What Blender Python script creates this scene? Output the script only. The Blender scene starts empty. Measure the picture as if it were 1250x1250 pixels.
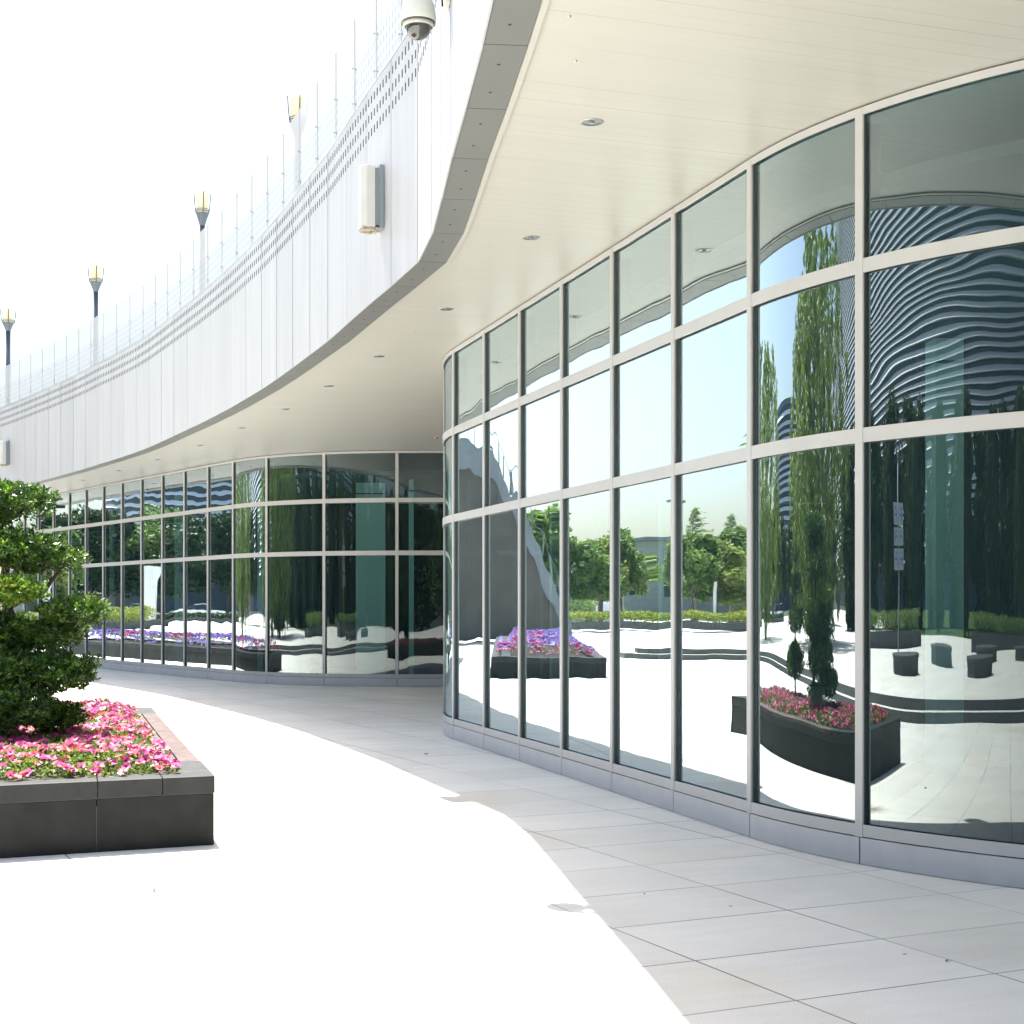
import bpy, math, random
from mathutils import Vector, Matrix, noise as mnoise
R = math.radians
random.seed(7)
S = bpy.context.scene
COL = S.collection

# ------------------------------------------------------------------ camera, sky, sun, exposure
cam_d = bpy.data.cameras.new("camera"); cam = bpy.data.objects.new("camera", cam_d); COL.objects.link(cam)
cam.location = (0, 0, 1.6); cam.rotation_euler = (R(90), 0, 0)
cam_d.sensor_width = 36; cam_d.lens = 1850 / 1250 * 36; cam_d.shift_y = 0.092
cam_d.clip_start = 0.05; cam_d.clip_end = 6000
S.camera = cam
SUN = Vector((-0.165, 0.41, 1.0)).normalized()
W = bpy.data.worlds.new("World"); S.world = W; W.use_nodes = True
nt = W.node_tree; bg = nt.nodes["Background"]
sky = nt.nodes.new("ShaderNodeTexSky"); sky.sky_type = 'NISHITA'; sky.sun_disc = False
sky.sun_elevation = math.asin(SUN.z); sky.sun_rotation = math.atan2(SUN.x, SUN.y)
sky.air_density = 1.0; sky.dust_density = 3.0; sky.ozone_density = 1.0
nt.links.new(sky.outputs[0], bg.inputs[0]); bg.inputs[1].default_value = 0.08
sd = bpy.data.lights.new("sun", 'SUN'); sd.energy = 4.0; sd.angle = R(0.53); sd.color = (1, 0.965, 0.91)
so = bpy.data.objects.new("sun", sd); COL.objects.link(so); so.location = (0, 0, 60)
so.rotation_euler = SUN.to_track_quat('Z', 'Y').to_euler()
S.view_settings.view_transform = 'Standard'; S.view_settings.look = 'None'; S.view_settings.gamma = 1
S.view_settings.exposure = 2.42
S.render.engine = 'CYCLES'
cy = S.cycles
cy.use_denoising = True; cy.max_bounces = 10; cy.diffuse_bounces = 4; cy.glossy_bounces = 5
cy.transmission_bounces = 4; cy.transparent_max_bounces = 16; cy.sample_clamp_indirect = 4
cy.caustics_reflective = True; cy.caustics_refractive = False

# ------------------------------------------------------------------ helpers
class MB:
    def __init__(s): s.v = []; s.f = []; s.m = []; s.uv = []; s.sm = []
    def face(s, pts, m=0, uv=None, smooth=False):
        b = len(s.v); s.v += [tuple(p) for p in pts]; s.f.append(tuple(range(b, b + len(pts))))
        s.m.append(m); s.uv.append(uv or [(p[0], p[1]) for p in pts]); s.sm.append(smooth)
    def mesh_add(s, verts, faces, m=0, smooth=False, uvf=None):
        b = len(s.v); s.v += [tuple(p) for p in verts]
        for f in faces:
            s.f.append(tuple(b + i for i in f)); s.m.append(m); s.sm.append(smooth)
            s.uv.append([uvf(i) if uvf else (verts[i][0], verts[i][1]) for i in f])
    def box(s, c, size, rz=0, m=0, u=None):
        """box centred at c; rz heading of its local x"""
        hx, hy, hz = size[0] / 2, size[1] / 2, size[2] / 2
        ca, sa = math.cos(rz), math.sin(rz)
        V = []
        for dz in (-hz, hz):
            for dx, dy in ((-hx, -hy), (hx, -hy), (hx, hy), (-hx, hy)):
                V.append((c[0] + dx * ca - dy * sa, c[1] + dx * sa + dy * ca, c[2] + dz))
        s.mesh_add(V, [(3, 2, 1, 0), (4, 5, 6, 7), (0, 1, 5, 4), (1, 2, 6, 5), (2, 3, 7, 6), (3, 0, 4, 7)], m)
    def hexa(s, q, z0, z1, m=0):
        """prism over 2-D polygon q (counter-clockwise)"""
        n = len(q)
        V = [(p[0], p[1], z0) for p in q] + [(p[0], p[1], z1) for p in q]
        F = [tuple(range(n - 1, -1, -1)), tuple(range(n, 2 * n))] + [(i, (i + 1) % n, n + (i + 1) % n, n + i) for i in range(n)]
        s.mesh_add(V, F, m)
    def lathe(s, c, prof, n=24, m=0, axis=None, cap=True, smooth=True):
        """prof list of (r, z) going up; axis optional rotation matrix"""
        V = []
        for r, z in prof:
            for k in range(n):
                a = 2 * math.pi * k / n
                p = Vector((r * math.cos(a), r * math.sin(a), z))
                if axis is not None: p = axis @ p
                V.append((c[0] + p.x, c[1] + p.y, c[2] + p.z))
        F = []
        for i in range(len(prof) - 1):
            for k in range(n):
                F.append((i * n + k, i * n + (k + 1) % n, (i + 1) * n + (k + 1) % n, (i + 1) * n + k))
        s.mesh_add(V, F, m, smooth)
        if cap:
            s.mesh_add(V[:n], [tuple(range(n - 1, -1, -1))], m)
            s.mesh_add(V[-n:], [tuple(range(n))], m)
    def tube(s, pts, rad, n=8, m=0, smooth=True):
        V = []; pts = [Vector(p) for p in pts]
        for i, p in enumerate(pts):
            d = (pts[min(i + 1, len(pts) - 1)] - pts[max(i - 1, 0)]).normalized()
            up = Vector((0, 0, 1)) if abs(d.z) < .9 else Vector((1, 0, 0))
            a = d.cross(up).normalized(); b = d.cross(a).normalized()
            r = rad[i] if isinstance(rad, (list, tuple)) else rad
            for k in range(n):
                t = 2 * math.pi * k / n
                q = p + (a * math.cos(t) + b * math.sin(t)) * r
                V.append(tuple(q))
        F = []
        for i in range(len(pts) - 1):
            for k in range(n):
                F.append((i * n + (k + 1) % n, i * n + k, (i + 1) * n + k, (i + 1) * n + (k + 1) % n))
        F.append(tuple(range(n))); L = (len(pts) - 1) * n; F.append(tuple(L + n - 1 - k for k in range(n)))
        s.mesh_add(V, F, m, smooth)
    def build(s, name, mats, parent=None, bevel=0):
        me = bpy.data.meshes.new(name); me.from_pydata(s.v, [], s.f)
        mats = mats if isinstance(mats, (list, tuple)) else [mats]
        for mt in mats: me.materials.append(mt)
        me.polygons.foreach_set('material_index', s.m)
        me.polygons.foreach_set('use_smooth', s.sm)
        uvl = me.uv_layers.new(name='UVMap'); flat = []
        for u in s.uv:
            for p in u: flat += [p[0], p[1]]
        uvl.data.foreach_set('uv', flat)
        me.update()
        o = bpy.data.objects.new(name, me); COL.objects.link(o)
        if parent: o.parent = parent
        if bevel:
            b = o.modifiers.new('bevel', 'BEVEL'); b.width = bevel; b.segments = 2; b.limit_method = 'ANGLE'
        return o

def tag(o, label, cat, group=None):
    o['label'] = label; o['category'] = cat
    if group: o['group'] = group
    return o
def thing(name, label, cat, loc=(0, 0, 0), rz=0, group=None):
    o = bpy.data.objects.new(name, None); COL.objects.link(o); o.location = loc; o.rotation_euler = (0, 0, rz)
    return tag(o, label, cat, group)
def struct(o, kind='structure'): o['kind'] = kind; return o
def dup(root, loc, rz, label):
    r = root.copy(); COL.objects.link(r); r.location = loc; r.rotation_euler = (0, 0, rz); r['label'] = label
    for ch in list(root.children):
        c = ch.copy(); COL.objects.link(c); c.parent = r
        for g in list(ch.children):
            d = g.copy(); COL.objects.link(d); d.parent = c
    return r
ORD = ['nearest', 'second', 'third', 'fourth', 'fifth', 'sixth', 'seventh', 'eighth', 'ninth', 'tenth', 'eleventh', 'twelfth', 'thirteenth', 'fourteenth']

# ------------------------------------------------------------------ materials
def mat(name, col, rough=.6, metal=0, spec=.5, var=0, vscale=3, bump=0, bscale=40, coat=0):
    m = bpy.data.materials.new(name); m.use_nodes = True; n = m.node_tree; L = n.links
    b = n.nodes['Principled BSDF']; b.inputs['Base Color'].default_value = (*col, 1)
    b.inputs['Roughness'].default_value = rough; b.inputs['Metallic'].default_value = metal
    b.inputs['Specular IOR Level'].default_value = spec; b.inputs['Coat Weight'].default_value = coat
    if var or bump:
        tc = n.nodes.new('ShaderNodeTexCoord')
    if var:
        t = n.nodes.new('ShaderNodeTexNoise'); t.inputs['Scale'].default_value = vscale; t.inputs['Detail'].default_value = 6
        L.new(tc.outputs['Object'], t.inputs['Vector'])
        r = n.nodes.new('ShaderNodeMapRange'); r.inputs[1].default_value = .3; r.inputs[2].default_value = .7
        r.inputs[3].default_value = 1 - var; r.inputs[4].default_value = 1 + var
        L.new(t.outputs[0], r.inputs[0])
        x = n.nodes.new('ShaderNodeVectorMath'); x.operation = 'SCALE'; x.inputs[0].default_value = col
        L.new(r.outputs[0], x.inputs['Scale']); L.new(x.outputs[0], b.inputs['Base Color'])
    if bump:
        t2 = n.nodes.new('ShaderNodeTexNoise'); t2.inputs['Scale'].default_value = bscale; t2.inputs['Detail'].default_value = 5
        L.new(tc.outputs['Object'], t2.inputs['Vector'])
        bp = n.nodes.new('ShaderNodeBump'); bp.inputs['Strength'].default_value = bump; bp.inputs['Distance'].default_value = .01
        L.new(t2.outputs[0], bp.inputs['Height']); L.new(bp.outputs[0], b.inputs['Normal'])
    return m

def leafmat(name, c1, c2, transl=.35, rough=.45, scale=3.0):
    m = bpy.data.materials.new(name); m.use_nodes = True; n = m.node_tree; L = n.links
    b = n.nodes['Principled BSDF']; out = n.nodes['Material Output']
    g = n.nodes.new('ShaderNodeNewGeometry')
    mx = n.nodes.new('ShaderNodeMix'); mx.data_type = 'RGBA'
    mx.inputs[6].default_value = (*c1, 1); mx.inputs[7].default_value = (*c2, 1)
    tc = n.nodes.new('ShaderNodeTexCoord'); t = n.nodes.new('ShaderNodeTexNoise'); t.inputs['Scale'].default_value = scale
    L.new(tc.outputs['Object'], t.inputs['Vector'])
    ad = n.nodes.new('ShaderNodeMath'); ad.operation = 'ADD'
    L.new(g.outputs['Random Per Island'], ad.inputs[0]); L.new(t.outputs[0], ad.inputs[1])
    ml = n.nodes.new('ShaderNodeMath'); ml.operation = 'MULTIPLY_ADD'; ml.inputs[1].default_value = 1.1; ml.inputs[2].default_value = -.6; ml.use_clamp = True
    L.new(ad.outputs[0], ml.inputs[0]); L.new(ml.outputs[0], mx.inputs[0])
    L.new(mx.outputs[2], b.inputs['Base Color']); b.inputs['Roughness'].default_value = rough
    tr = n.nodes.new('ShaderNodeBsdfTranslucent')
    hs = n.nodes.new('ShaderNodeHueSaturation'); hs.inputs['Value'].default_value = 1.5; hs.inputs['Hue'].default_value = .485
    L.new(mx.outputs[2], hs.inputs['Color']); L.new(hs.outputs[0], tr.inputs[0])
    ms = n.nodes.new('ShaderNodeMixShader'); ms.inputs[0].default_value = transl
    L.new(b.outputs[0], ms.inputs[1]); L.new(tr.outputs[0], ms.inputs[2]); L.new(ms.outputs[0], out.inputs[0])
    return m

U2 = Vector((.904, .427)); V2 = Vector((-.427, .904))      # directions of the paving joints
def paving_mat():
    m = bpy.data.materials.new('pale_granite_paving'); m.use_nodes = True; n = m.node_tree; L = n.links
    b = n.nodes['Principled BSDF']
    tc = n.nodes.new('ShaderNodeTexCoord')
    mp = n.nodes.new('ShaderNodeMapping'); mp.vector_type = 'TEXTURE'
    ang = math.atan2(.427, .904)
    # texture space origin at u=1.569, v=6.597
    o = U2 * 1.569 + V2 * 6.597
    mp.inputs['Location'].default_value = (o.x, o.y, 0); mp.inputs['Rotation'].default_value = (0, 0, ang)
    L.new(tc.outputs['Object'], mp.inputs[0])
    def brick(mortar):
        k = n.nodes.new('ShaderNodeTexBrick'); k.offset = 0; k.squash = 1
        k.inputs['Scale'].default_value = 1; k.inputs['Brick Width'].default_value = 1.05; k.inputs['Row Height'].default_value = .763
        k.inputs['Mortar Size'].default_value = mortar; k.inputs['Mortar Smooth'].default_value = .3
        k.inputs['Color1'].default_value = (.0, .0, .0, 1); k.inputs['Color2'].default_value = (1, 1, 1, 1)
        k.inputs['Mortar'].default_value = (.5, .5, .5, 1); k.inputs['Bias'].default_value = 0
        L.new(mp.outputs[0], k.inputs[0]); return k
    k1 = brick(.0064)
    nz = n.nodes.new('ShaderNodeTexNoise'); nz.inputs['Scale'].default_value = .7; nz.inputs['Detail'].default_value = 8; nz.inputs['Roughness'].default_value = .62
    L.new(tc.outputs['Object'], nz.inputs['Vector'])
    gr = n.nodes.new('ShaderNodeTexNoise'); gr.inputs['Scale'].default_value = 170; gr.inputs['Detail'].default_value = 3
    L.new(tc.outputs['Object'], gr.inputs['Vector'])
    # streaky wear along the joints
    mp2 = n.nodes.new('ShaderNodeMapping'); mp2.inputs['Scale'].default_value = (1.2, 9, 1); L.new(mp.outputs[0], mp2.inputs[0])
    st = n.nodes.new('ShaderNodeTexNoise'); st.inputs['Scale'].default_value = 1.3; st.inputs['Detail'].default_value = 7; L.new(mp2.outputs[0], st.inputs['Vector'])
    def mr(src, a, c, lo, hi):
        r = n.nodes.new('ShaderNodeMapRange'); r.inputs[1].default_value = a; r.inputs[2].default_value = c
        r.inputs[3].default_value = lo; r.inputs[4].default_value = hi; L.new(src, r.inputs[0]); return r.outputs[0]
    def mul(a, c):
        x = n.nodes.new('ShaderNodeMath'); x.operation = 'MULTIPLY'; L.new(a, x.inputs[0]); L.new(c, x.inputs[1]); return x.outputs[0]
    sep = n.nodes.new('ShaderNodeSeparateColor'); L.new(k1.outputs['Color'], sep.inputs[0])
    v = mul(mr(sep.outputs[0], 0, 1, .955, 1.03), mr(nz.outputs[0], .3, .7, .9, 1.06))
    v = mul(v, mr(gr.outputs[0], .3, .7, .84, 1.12)); v = mul(v, mr(st.outputs[0], .35, .7, 1.01, .96))
    # joints: stronger in some stretches
    jn = n.nodes.new('ShaderNodeTexNoise'); jn.inputs['Scale'].default_value = .55; jn.inputs['Detail'].default_value = 3
    L.new(mp.outputs[0], jn.inputs['Vector'])
    js = mul(k1.outputs['Fac'], mr(jn.outputs[0], .35, .60, .30, 1.0))
    mx = n.nodes.new('ShaderNodeMix'); mx.data_type = 'RGBA'
    sc = n.nodes.new('ShaderNodeVectorMath'); sc.operation = 'SCALE'; sc.inputs[0].default_value = (.70, .672, .60)
    L.new(v, sc.inputs['Scale']); L.new(sc.outputs[0], mx.inputs[6]); mx.inputs[7].default_value = (.14, .14, .13, 1)
    L.new(js, mx.inputs[0])
    # faint rusty stains
    sn = n.nodes.new('ShaderNodeTexNoise'); sn.inputs['Scale'].default_value = .45; sn.inputs['Detail'].default_value = 4
    mo = n.nodes.new('ShaderNodeMapping'); mo.inputs['Location'].default_value = (13, 4, 2); L.new(tc.outputs['Object'], mo.inputs[0]); L.new(mo.outputs[0], sn.inputs['Vector'])
    m2 = n.nodes.new('ShaderNodeMix'); m2.data_type = 'RGBA'; m2.blend_type = 'MULTIPLY'; m2.inputs[7].default_value = (.93, .83, .70, 1)
    L.new(mx.outputs[2], m2.inputs[6]); L.new(mr(sn.outputs[0], .56, .72, 0, .6), m2.inputs[0])
    # two tan smudges on the slabs
    for (qx, qy, rx, ry) in ((-1.52, 14.6, .55, .9), (-.364, 9.62, .30, .30)):
        ms_ = n.nodes.new('ShaderNodeMapping'); ms_.vector_type = 'TEXTURE'; ms_.inputs['Location'].default_value = (qx, qy, 0); ms_.inputs['Scale'].default_value = (rx, ry, 1)
        L.new(tc.outputs['Object'], ms_.inputs[0]); ln_ = n.nodes.new('ShaderNodeVectorMath'); ln_.operation = 'LENGTH'; L.new(ms_.outputs[0], ln_.inputs[0])
        a_ = n.nodes.new('ShaderNodeMath'); a_.operation = 'ADD'; L.new(ln_.outputs['Value'], a_.inputs[0]); L.new(mr(st.outputs[0], .3, .7, -.35, .35), a_.inputs[1])
        mm = n.nodes.new('ShaderNodeMix'); mm.data_type = 'RGBA'; L.new(mr(a_.outputs[0], .1, 1.0, .78, 0), mm.inputs[0]); L.new(m2.outputs[2], mm.inputs[6]); mm.inputs[7].default_value = (.105, .085, .058, 1); m2 = mm
    # tiny dark specks of dirt
    vo = n.nodes.new('ShaderNodeTexVoronoi'); vo.inputs['Scale'].default_value = 1.15; L.new(tc.outputs['Object'], vo.inputs['Vector'])
    m3 = n.nodes.new('ShaderNodeMix'); m3.data_type = 'RGBA'; m3.inputs[7].default_value = (.07, .065, .05, 1)
    L.new(m2.outputs[2], m3.inputs[6]); L.new(mr(vo.outputs['Distance'], .010, .018, .8, 0), m3.inputs[0])
    L.new(m3.outputs[2], b.inputs['Base Color']); b.inputs['Roughness'].default_value = .7; b.inputs['Specular IOR Level'].default_value = .3
    bp = n.nodes.new('ShaderNodeBump'); bp.inputs['Strength'].default_value = .25; bp.inputs['Distance'].default_value = .004
    L.new(gr.outputs[0], bp.inputs['Height']); L.new(bp.outputs[0], b.inputs['Normal'])
    return m

def glass_mat(name='coated_glass', wav=.0024):
    m = bpy.data.materials.new(name); m.use_nodes = True; n = m.node_tree; L = n.links
    n.nodes.remove(n.nodes['Principled BSDF']); out = n.nodes['Material Output']
    lw = n.nodes.new('ShaderNodeLayerWeight'); lw.inputs['Blend'].default_value = .5
    p = n.nodes.new('ShaderNodeMath'); p.operation = 'POWER'; L.new(lw.outputs['Facing'], p.inputs[0]); p.inputs[1].default_value = 1.15
    q = n.nodes.new('ShaderNodeMath'); q.operation = 'MULTIPLY_ADD'; q.inputs[1].default_value = .88; q.inputs[2].default_value = .06; q.use_clamp = True
    L.new(p.outputs[0], q.inputs[0])
    tc = n.nodes.new('ShaderNodeTexCoord'); oi = n.nodes.new('ShaderNodeObjectInfo')
    mr = n.nodes.new('ShaderNodeMath'); mr.operation = 'MULTIPLY'; mr.inputs[1].default_value = 40; L.new(oi.outputs['Random'], mr.inputs[0])
    ad = n.nodes.new('ShaderNodeVectorMath'); ad.operation = 'ADD'; L.new(tc.outputs['Object'], ad.inputs[0]); L.new(mr.outputs[0], ad.inputs[1])
    nz = n.nodes.new('ShaderNodeTexNoise'); nz.inputs['Scale'].default_value = 1.15; nz.inputs['Detail'].default_value = 1.2; L.new(ad.outputs[0], nz.inputs['Vector'])
    bp = n.nodes.new('ShaderNodeBump'); bp.inputs['Strength'].default_value = 1; bp.inputs['Distance'].default_value = wav
    L.new(nz.outputs[0], bp.inputs['Height'])
    gl = n.nodes.new('ShaderNodeBsdfGlossy'); gl.inputs['Roughness'].default_value = .0; gl.inputs['Color'].default_value = (.84, .965, 1, 1)
    L.new(bp.outputs[0], gl.inputs['Normal'])
    tr = n.nodes.new('ShaderNodeBsdfTransparent'); tr.inputs[0].default_value = (.38, .55, .56, 1)
    ms = n.nodes.new('ShaderNodeMixShader'); L.new(q.outputs[0], ms.inputs[0]); L.new(tr.outputs[0], ms.inputs[1]); L.new(gl.outputs[0], ms.inputs[2])
    df = n.nodes.new('ShaderNodeBsdfDiffuse'); df.inputs[0].default_value = (.20, .40, .48, 1)
    dm = n.nodes.new('ShaderNodeMixShader'); dm.inputs[0].default_value = .03; L.new(ms.outputs[0], dm.inputs[1]); L.new(df.outputs[0], dm.inputs[2])  # diffuse blue veil: haze put into the pane colour to lift the darks
    L.new(dm.outputs[0], out.inputs[0]); return m

def balustrade_mat():
    m = bpy.data.materials.new('fritted_glass'); m.use_nodes = True; n = m.node_tree; L = n.links
    b = n.nodes['Principled BSDF']; out = n.nodes['Material Output']
    b.inputs['Base Color'].default_value = (.27, .305, .32, 1); b.inputs['Roughness'].default_value = .6; b.inputs['Specular IOR Level'].default_value = .08
    tr = n.nodes.new('ShaderNodeBsdfTransparent'); tr.inputs[0].default_value = (.93, .97, .98, 1)
    uv = n.nodes.new('ShaderNodeUVMap'); sp = n.nodes.new('ShaderNodeSeparateXYZ'); L.new(uv.outputs[0], sp.inputs[0])
    def M(op, a, c=None, d=None):
        x = n.nodes.new('ShaderNodeMath'); x.operation = op
        for i, t in enumerate((a, c, d)):
            if t is None: continue
            if isinstance(t, (int, float)): x.inputs[i].default_value = t
            else: L.new(t, x.inputs[i])
        return x.outputs[0]
    fx = M('GREATER_THAN', M('FRACT', M('MULTIPLY', sp.outputs[0], 8)), .5)
    fy = M('GREATER_THAN', M('FRACT', M('MULTIPLY', sp.outputs[1], 9)), .35)
    band = M('LESS_THAN', sp.outputs[1], .62)
    frit = M('MULTIPLY', M('MULTIPLY', fx, fy), band)
    mc = n.nodes.new('ShaderNodeMix'); mc.data_type = 'RGBA'; L.new(frit, mc.inputs[0]); mc.inputs[6].default_value = (.375, .39, .395, 1); mc.inputs[7].default_value = (.275, .305, .32, 1); L.new(mc.outputs[2], b.inputs['Base Color'])
    a = M('ADD', M('MULTIPLY', frit, .11), .86)
    ms = n.nodes.new('ShaderNodeMixShader'); L.new(a, ms.inputs[0]); L.new(tr.outputs[0], ms.inputs[1]); L.new(b.outputs[0], ms.inputs[2])
    L.new(ms.outputs[0], out.inputs[0]); return m

def soffit_mat():
    m = bpy.data.materials.new('cream_soffit_strips'); m.use_nodes = True; n = m.node_tree; L = n.links
    b = n.nodes['Principled BSDF']
    tc = n.nodes.new('ShaderNodeTexCoord'); mp = n.nodes.new('ShaderNodeMapping'); mp.inputs['Rotation'].default_value = (0, 0, R(-19))
    L.new(tc.outputs['Object'], mp.inputs[0]); sp = n.nodes.new('ShaderNodeSeparateXYZ'); L.new(mp.outputs[0], sp.inputs[0])
    def M(op, a, c=None, d=None, clamp=False):
        x = n.nodes.new('ShaderNodeMath'); x.operation = op; x.use_clamp = clamp
        for i, t in enumerate((a, c, d)):
            if t is None: continue
            if isinstance(t, (int, float)): x.inputs[i].default_value = t
            else: L.new(t, x.inputs[i])
        return x.outputs[0]
    row = M('DIVIDE', sp.outputs[1], .149)
    fr = M('FRACT', row); idx = M('FLOOR', row)
    line = M('LESS_THAN', M('ABSOLUTE', M('SUBTRACT', fr, .5)), .022)
    wn = n.nodes.new('ShaderNodeTexWhiteNoise'); wn.noise_dimensions = '1D'; L.new(idx, wn.inputs['W'])
    # joint darkness varies along each strip
    mp2 = n.nodes.new('ShaderNodeCombineXYZ'); L.new(M('MULTIPLY', sp.outputs[0], .5), mp2.inputs[0]); L.new(M('MULTIPLY', idx, 3.7), mp2.inputs[1])
    nz = n.nodes.new('ShaderNodeTexNoise'); nz.inputs['Scale'].default_value = 1; nz.inputs['Detail'].default_value = 1; L.new(mp2.outputs[0], nz.inputs['Vector'])
    dark = M('MULTIPLY', line, M('ADD', M('MULTIPLY', M('GREATER_THAN', wn.outputs[0], .84), .40), M('MULTIPLY', M('SUBTRACT', nz.outputs[0], .3, clamp=True), 1.3), clamp=True), clamp=True)
    tone = M('ADD', M('MULTIPLY', wn.outputs[0], .04), .97)
    sc = n.nodes.new('ShaderNodeVectorMath'); sc.operation = 'SCALE'; sc.inputs[0].default_value = (.345, .342, .310); L.new(tone, sc.inputs['Scale'])
    mx = n.nodes.new('ShaderNodeMix'); mx.data_type = 'RGBA'; L.new(dark, mx.inputs[0]); L.new(sc.outputs[0], mx.inputs[6]); mx.inputs[7].default_value = (.17, .13, .09, 1)
    L.new(mx.outputs[2], b.inputs['Base Color']); b.inputs['Roughness'].default_value = .45
    return m

def panel_mat():
    """white metal cladding with a slow oil-can waviness"""
    m = mat('white_cladding', (.335, .346, .352), .5, 0, .25)
    n = m.node_tree; L = n.links; b = n.nodes['Principled BSDF']
    tc = n.nodes.new('ShaderNodeTexCoord'); mp = n.nodes.new('ShaderNodeMapping'); mp.inputs['Scale'].default_value = (1, 1, .25); L.new(tc.outputs['Object'], mp.inputs[0])
    t = n.nodes.new('ShaderNodeTexNoise'); t.inputs['Scale'].default_value = 2.2; t.inputs['Detail'].default_value = 3; L.new(mp.outputs[0], t.inputs['Vector'])
    bp = n.nodes.new('ShaderNodeBump'); bp.inputs['Strength'].default_value = .6; bp.inputs['Distance'].default_value = .02
    L.new(t.outputs[0], bp.inputs['Height']); L.new(bp.outputs[0], b.inputs['Normal'])
    r = n.nodes.new('ShaderNodeMapRange'); r.inputs[1].default_value = .3; r.inputs[2].default_value = .7; r.inputs[3].default_value = .90; r.inputs[4].default_value = 1.05
    oi = n.nodes.new('ShaderNodeObjectInfo'); r2 = n.nodes.new('ShaderNodeMapRange'); r2.inputs[3].default_value = .95; r2.inputs[4].default_value = 1.03; L.new(oi.outputs['Random'], r2.inputs[0])
    mp3 = n.nodes.new('ShaderNodeMapping'); mp3.inputs['Scale'].default_value = (9, 9, .35); L.new(tc.outputs['Object'], mp3.inputs[0])
    t3 = n.nodes.new('ShaderNodeTexNoise'); t3.inputs['Scale'].default_value = 1; t3.inputs['Detail'].default_value = 5; L.new(mp3.outputs[0], t3.inputs['Vector'])
    av = n.nodes.new('ShaderNodeMath'); av.operation = 'MULTIPLY_ADD'; av.inputs[1].default_value = .6; L.new(t3.outputs[0], av.inputs[0])
    hv = n.nodes.new('ShaderNodeMath'); hv.operation = 'MULTIPLY'; hv.inputs[1].default_value = .4; L.new(t.outputs[0], hv.inputs[0]); L.new(hv.outputs[0], av.inputs[2])
    L.new(av.outputs[0], r.inputs[0]); mu = n.nodes.new('ShaderNodeMath'); mu.operation = 'MULTIPLY'; L.new(r.outputs[0], mu.inputs[0]); L.new(r2.outputs[0], mu.inputs[1])
    x = n.nodes.new('ShaderNodeVectorMath'); x.operation = 'SCALE'; x.inputs[0].default_value = (.335, .346, .352); L.new(mu.outputs[0], x.inputs['Scale']); L.new(x.outputs[0], b.inputs['Base Color'])
    return m

M_ = {}
M_['pave'] = paving_mat(); M_['glass'] = glass_mat(); M_['glass_bent'] = glass_mat('bent_coated_glass', .0046); M_['glass_back'] = glass_mat('gently_bent_glass', .0028); M_['bal'] = balustrade_mat(); M_['soffit'] = soffit_mat(); M_['panel'] = panel_mat()
M_['edge'] = mat('grey_edge_panel', (.125, .132, .126), .5, .3, .4, .04, 2)
M_['trim'] = mat('cream_trim', (.34, .335, .30), .45)
M_['frame'] = mat('pale_aluminium', (.37, .375, .372), .42, .15, .5, .03, 5)
M_['gasket'] = mat('dark_gasket', (.03, .034, .032), .35)
M_['channel'] = mat('dark_channel', (.09, .10, .095), .35, .3)
M_['plinth'] = mat('brushed_plinth', (.41, .42, .43), .4, .25, .5, .05, 6)
M_['black'] = mat('black_void', (.012, .012, .014), .8)
M_['granite'] = mat('charcoal_granite', (.008, .0085, .0078), .55, 0, .22, .5, 5, .15, 120)
M_['granite_cap'] = mat('charcoal_granite_cap', (.020, .0215, .021), .55, 0, .25, .2, 9, .15, 120)
M_['seatstone'] = mat('weathered_granite', (.075, .08, .08), .6, 0, .3, .25, 5)
M_['mortar'] = mat('pale_mortar', (.12, .125, .12), .9)
M_['wood'] = mat('reddish_wood', (.105, .084, .078), .85, 0, .08, .25, 14)
M_['soil'] = mat('soil', (.035, .026, .018), .95, 0, .2, .4, 12, .8, 40)
M_['leaf_pine'] = leafmat('yew_leaves', (.014, .045, .007), (.045, .105, .014), .22, .32, 2.2)
M_['leaf_tip'] = leafmat('yew_new_growth', (.055, .135, .014), (.115, .22, .024), .34, .3, 2.2)
M_['leaf_yellow'] = leafmat('yellow_green_leaves', (.12, .19, .02), (.26, .30, .04), .35, .35, 3)
M_['bark'] = mat('bark', (.085, .06, .042), .9, 0, .2, .35, 9, .9, 25)
M_['bark_grey'] = mat('grey_bark', (.13, .12, .10), .9, 0, .2, .3, 6, .7, 15)
M_['bedleaf'] = leafmat('bedding_leaves', (.05, .10, .015), (.14, .20, .03), .35, .5, 8)
M_['f_pink'] = leafmat('pink_petals', (.42, .03, .13), (.58, .11, .27), .3, .6, 6)
M_['f_mag'] = leafmat('magenta_petals', (.22, .008, .07), (.38, .03, .16), .3, .6, 6)
M_['f_coral'] = leafmat('coral_petals', (.42, .025, .03), (.55, .09, .085), .3, .6, 6)
M_['f_pale'] = leafmat('pale_lilac_petals', (.55, .28, .42), (.62, .42, .52), .3, .6, 6)
M_['f_centre'] = mat('dark_flower_throat', (.22, .02, .08), .7)
M_['f_purple'] = leafmat('purple_petals', (.13, .07, .34), (.28, .18, .50), .3, .6, 6)
M_['leaf_a'] = leafmat('broad_leaves', (.075, .14, .03), (.16, .25, .06), .35, .5, .5)
M_['leaf_b'] = leafmat('yellowish_leaves', (.15, .20, .045), (.26, .31, .08), .35, .5, .5)
M_['leaf_dark'] = leafmat('dark_leaves', (.012, .032, .008), (.035, .07, .014), .25, .5, .4)
M_['leaf_poplar'] = leafmat('willow_leaves', (.06, .12, .015), (.17, .23, .04), .35, .5, .6)
M_['leaf_willow'] = leafmat('shaded_willow_leaves', (.025, .05, .01), (.06, .10, .02), .25, .5, .5)
M_['hedge'] = leafmat('hedge_leaves', (.13, .19, .02), (.27, .31, .05), .35, .5, .6)
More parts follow.
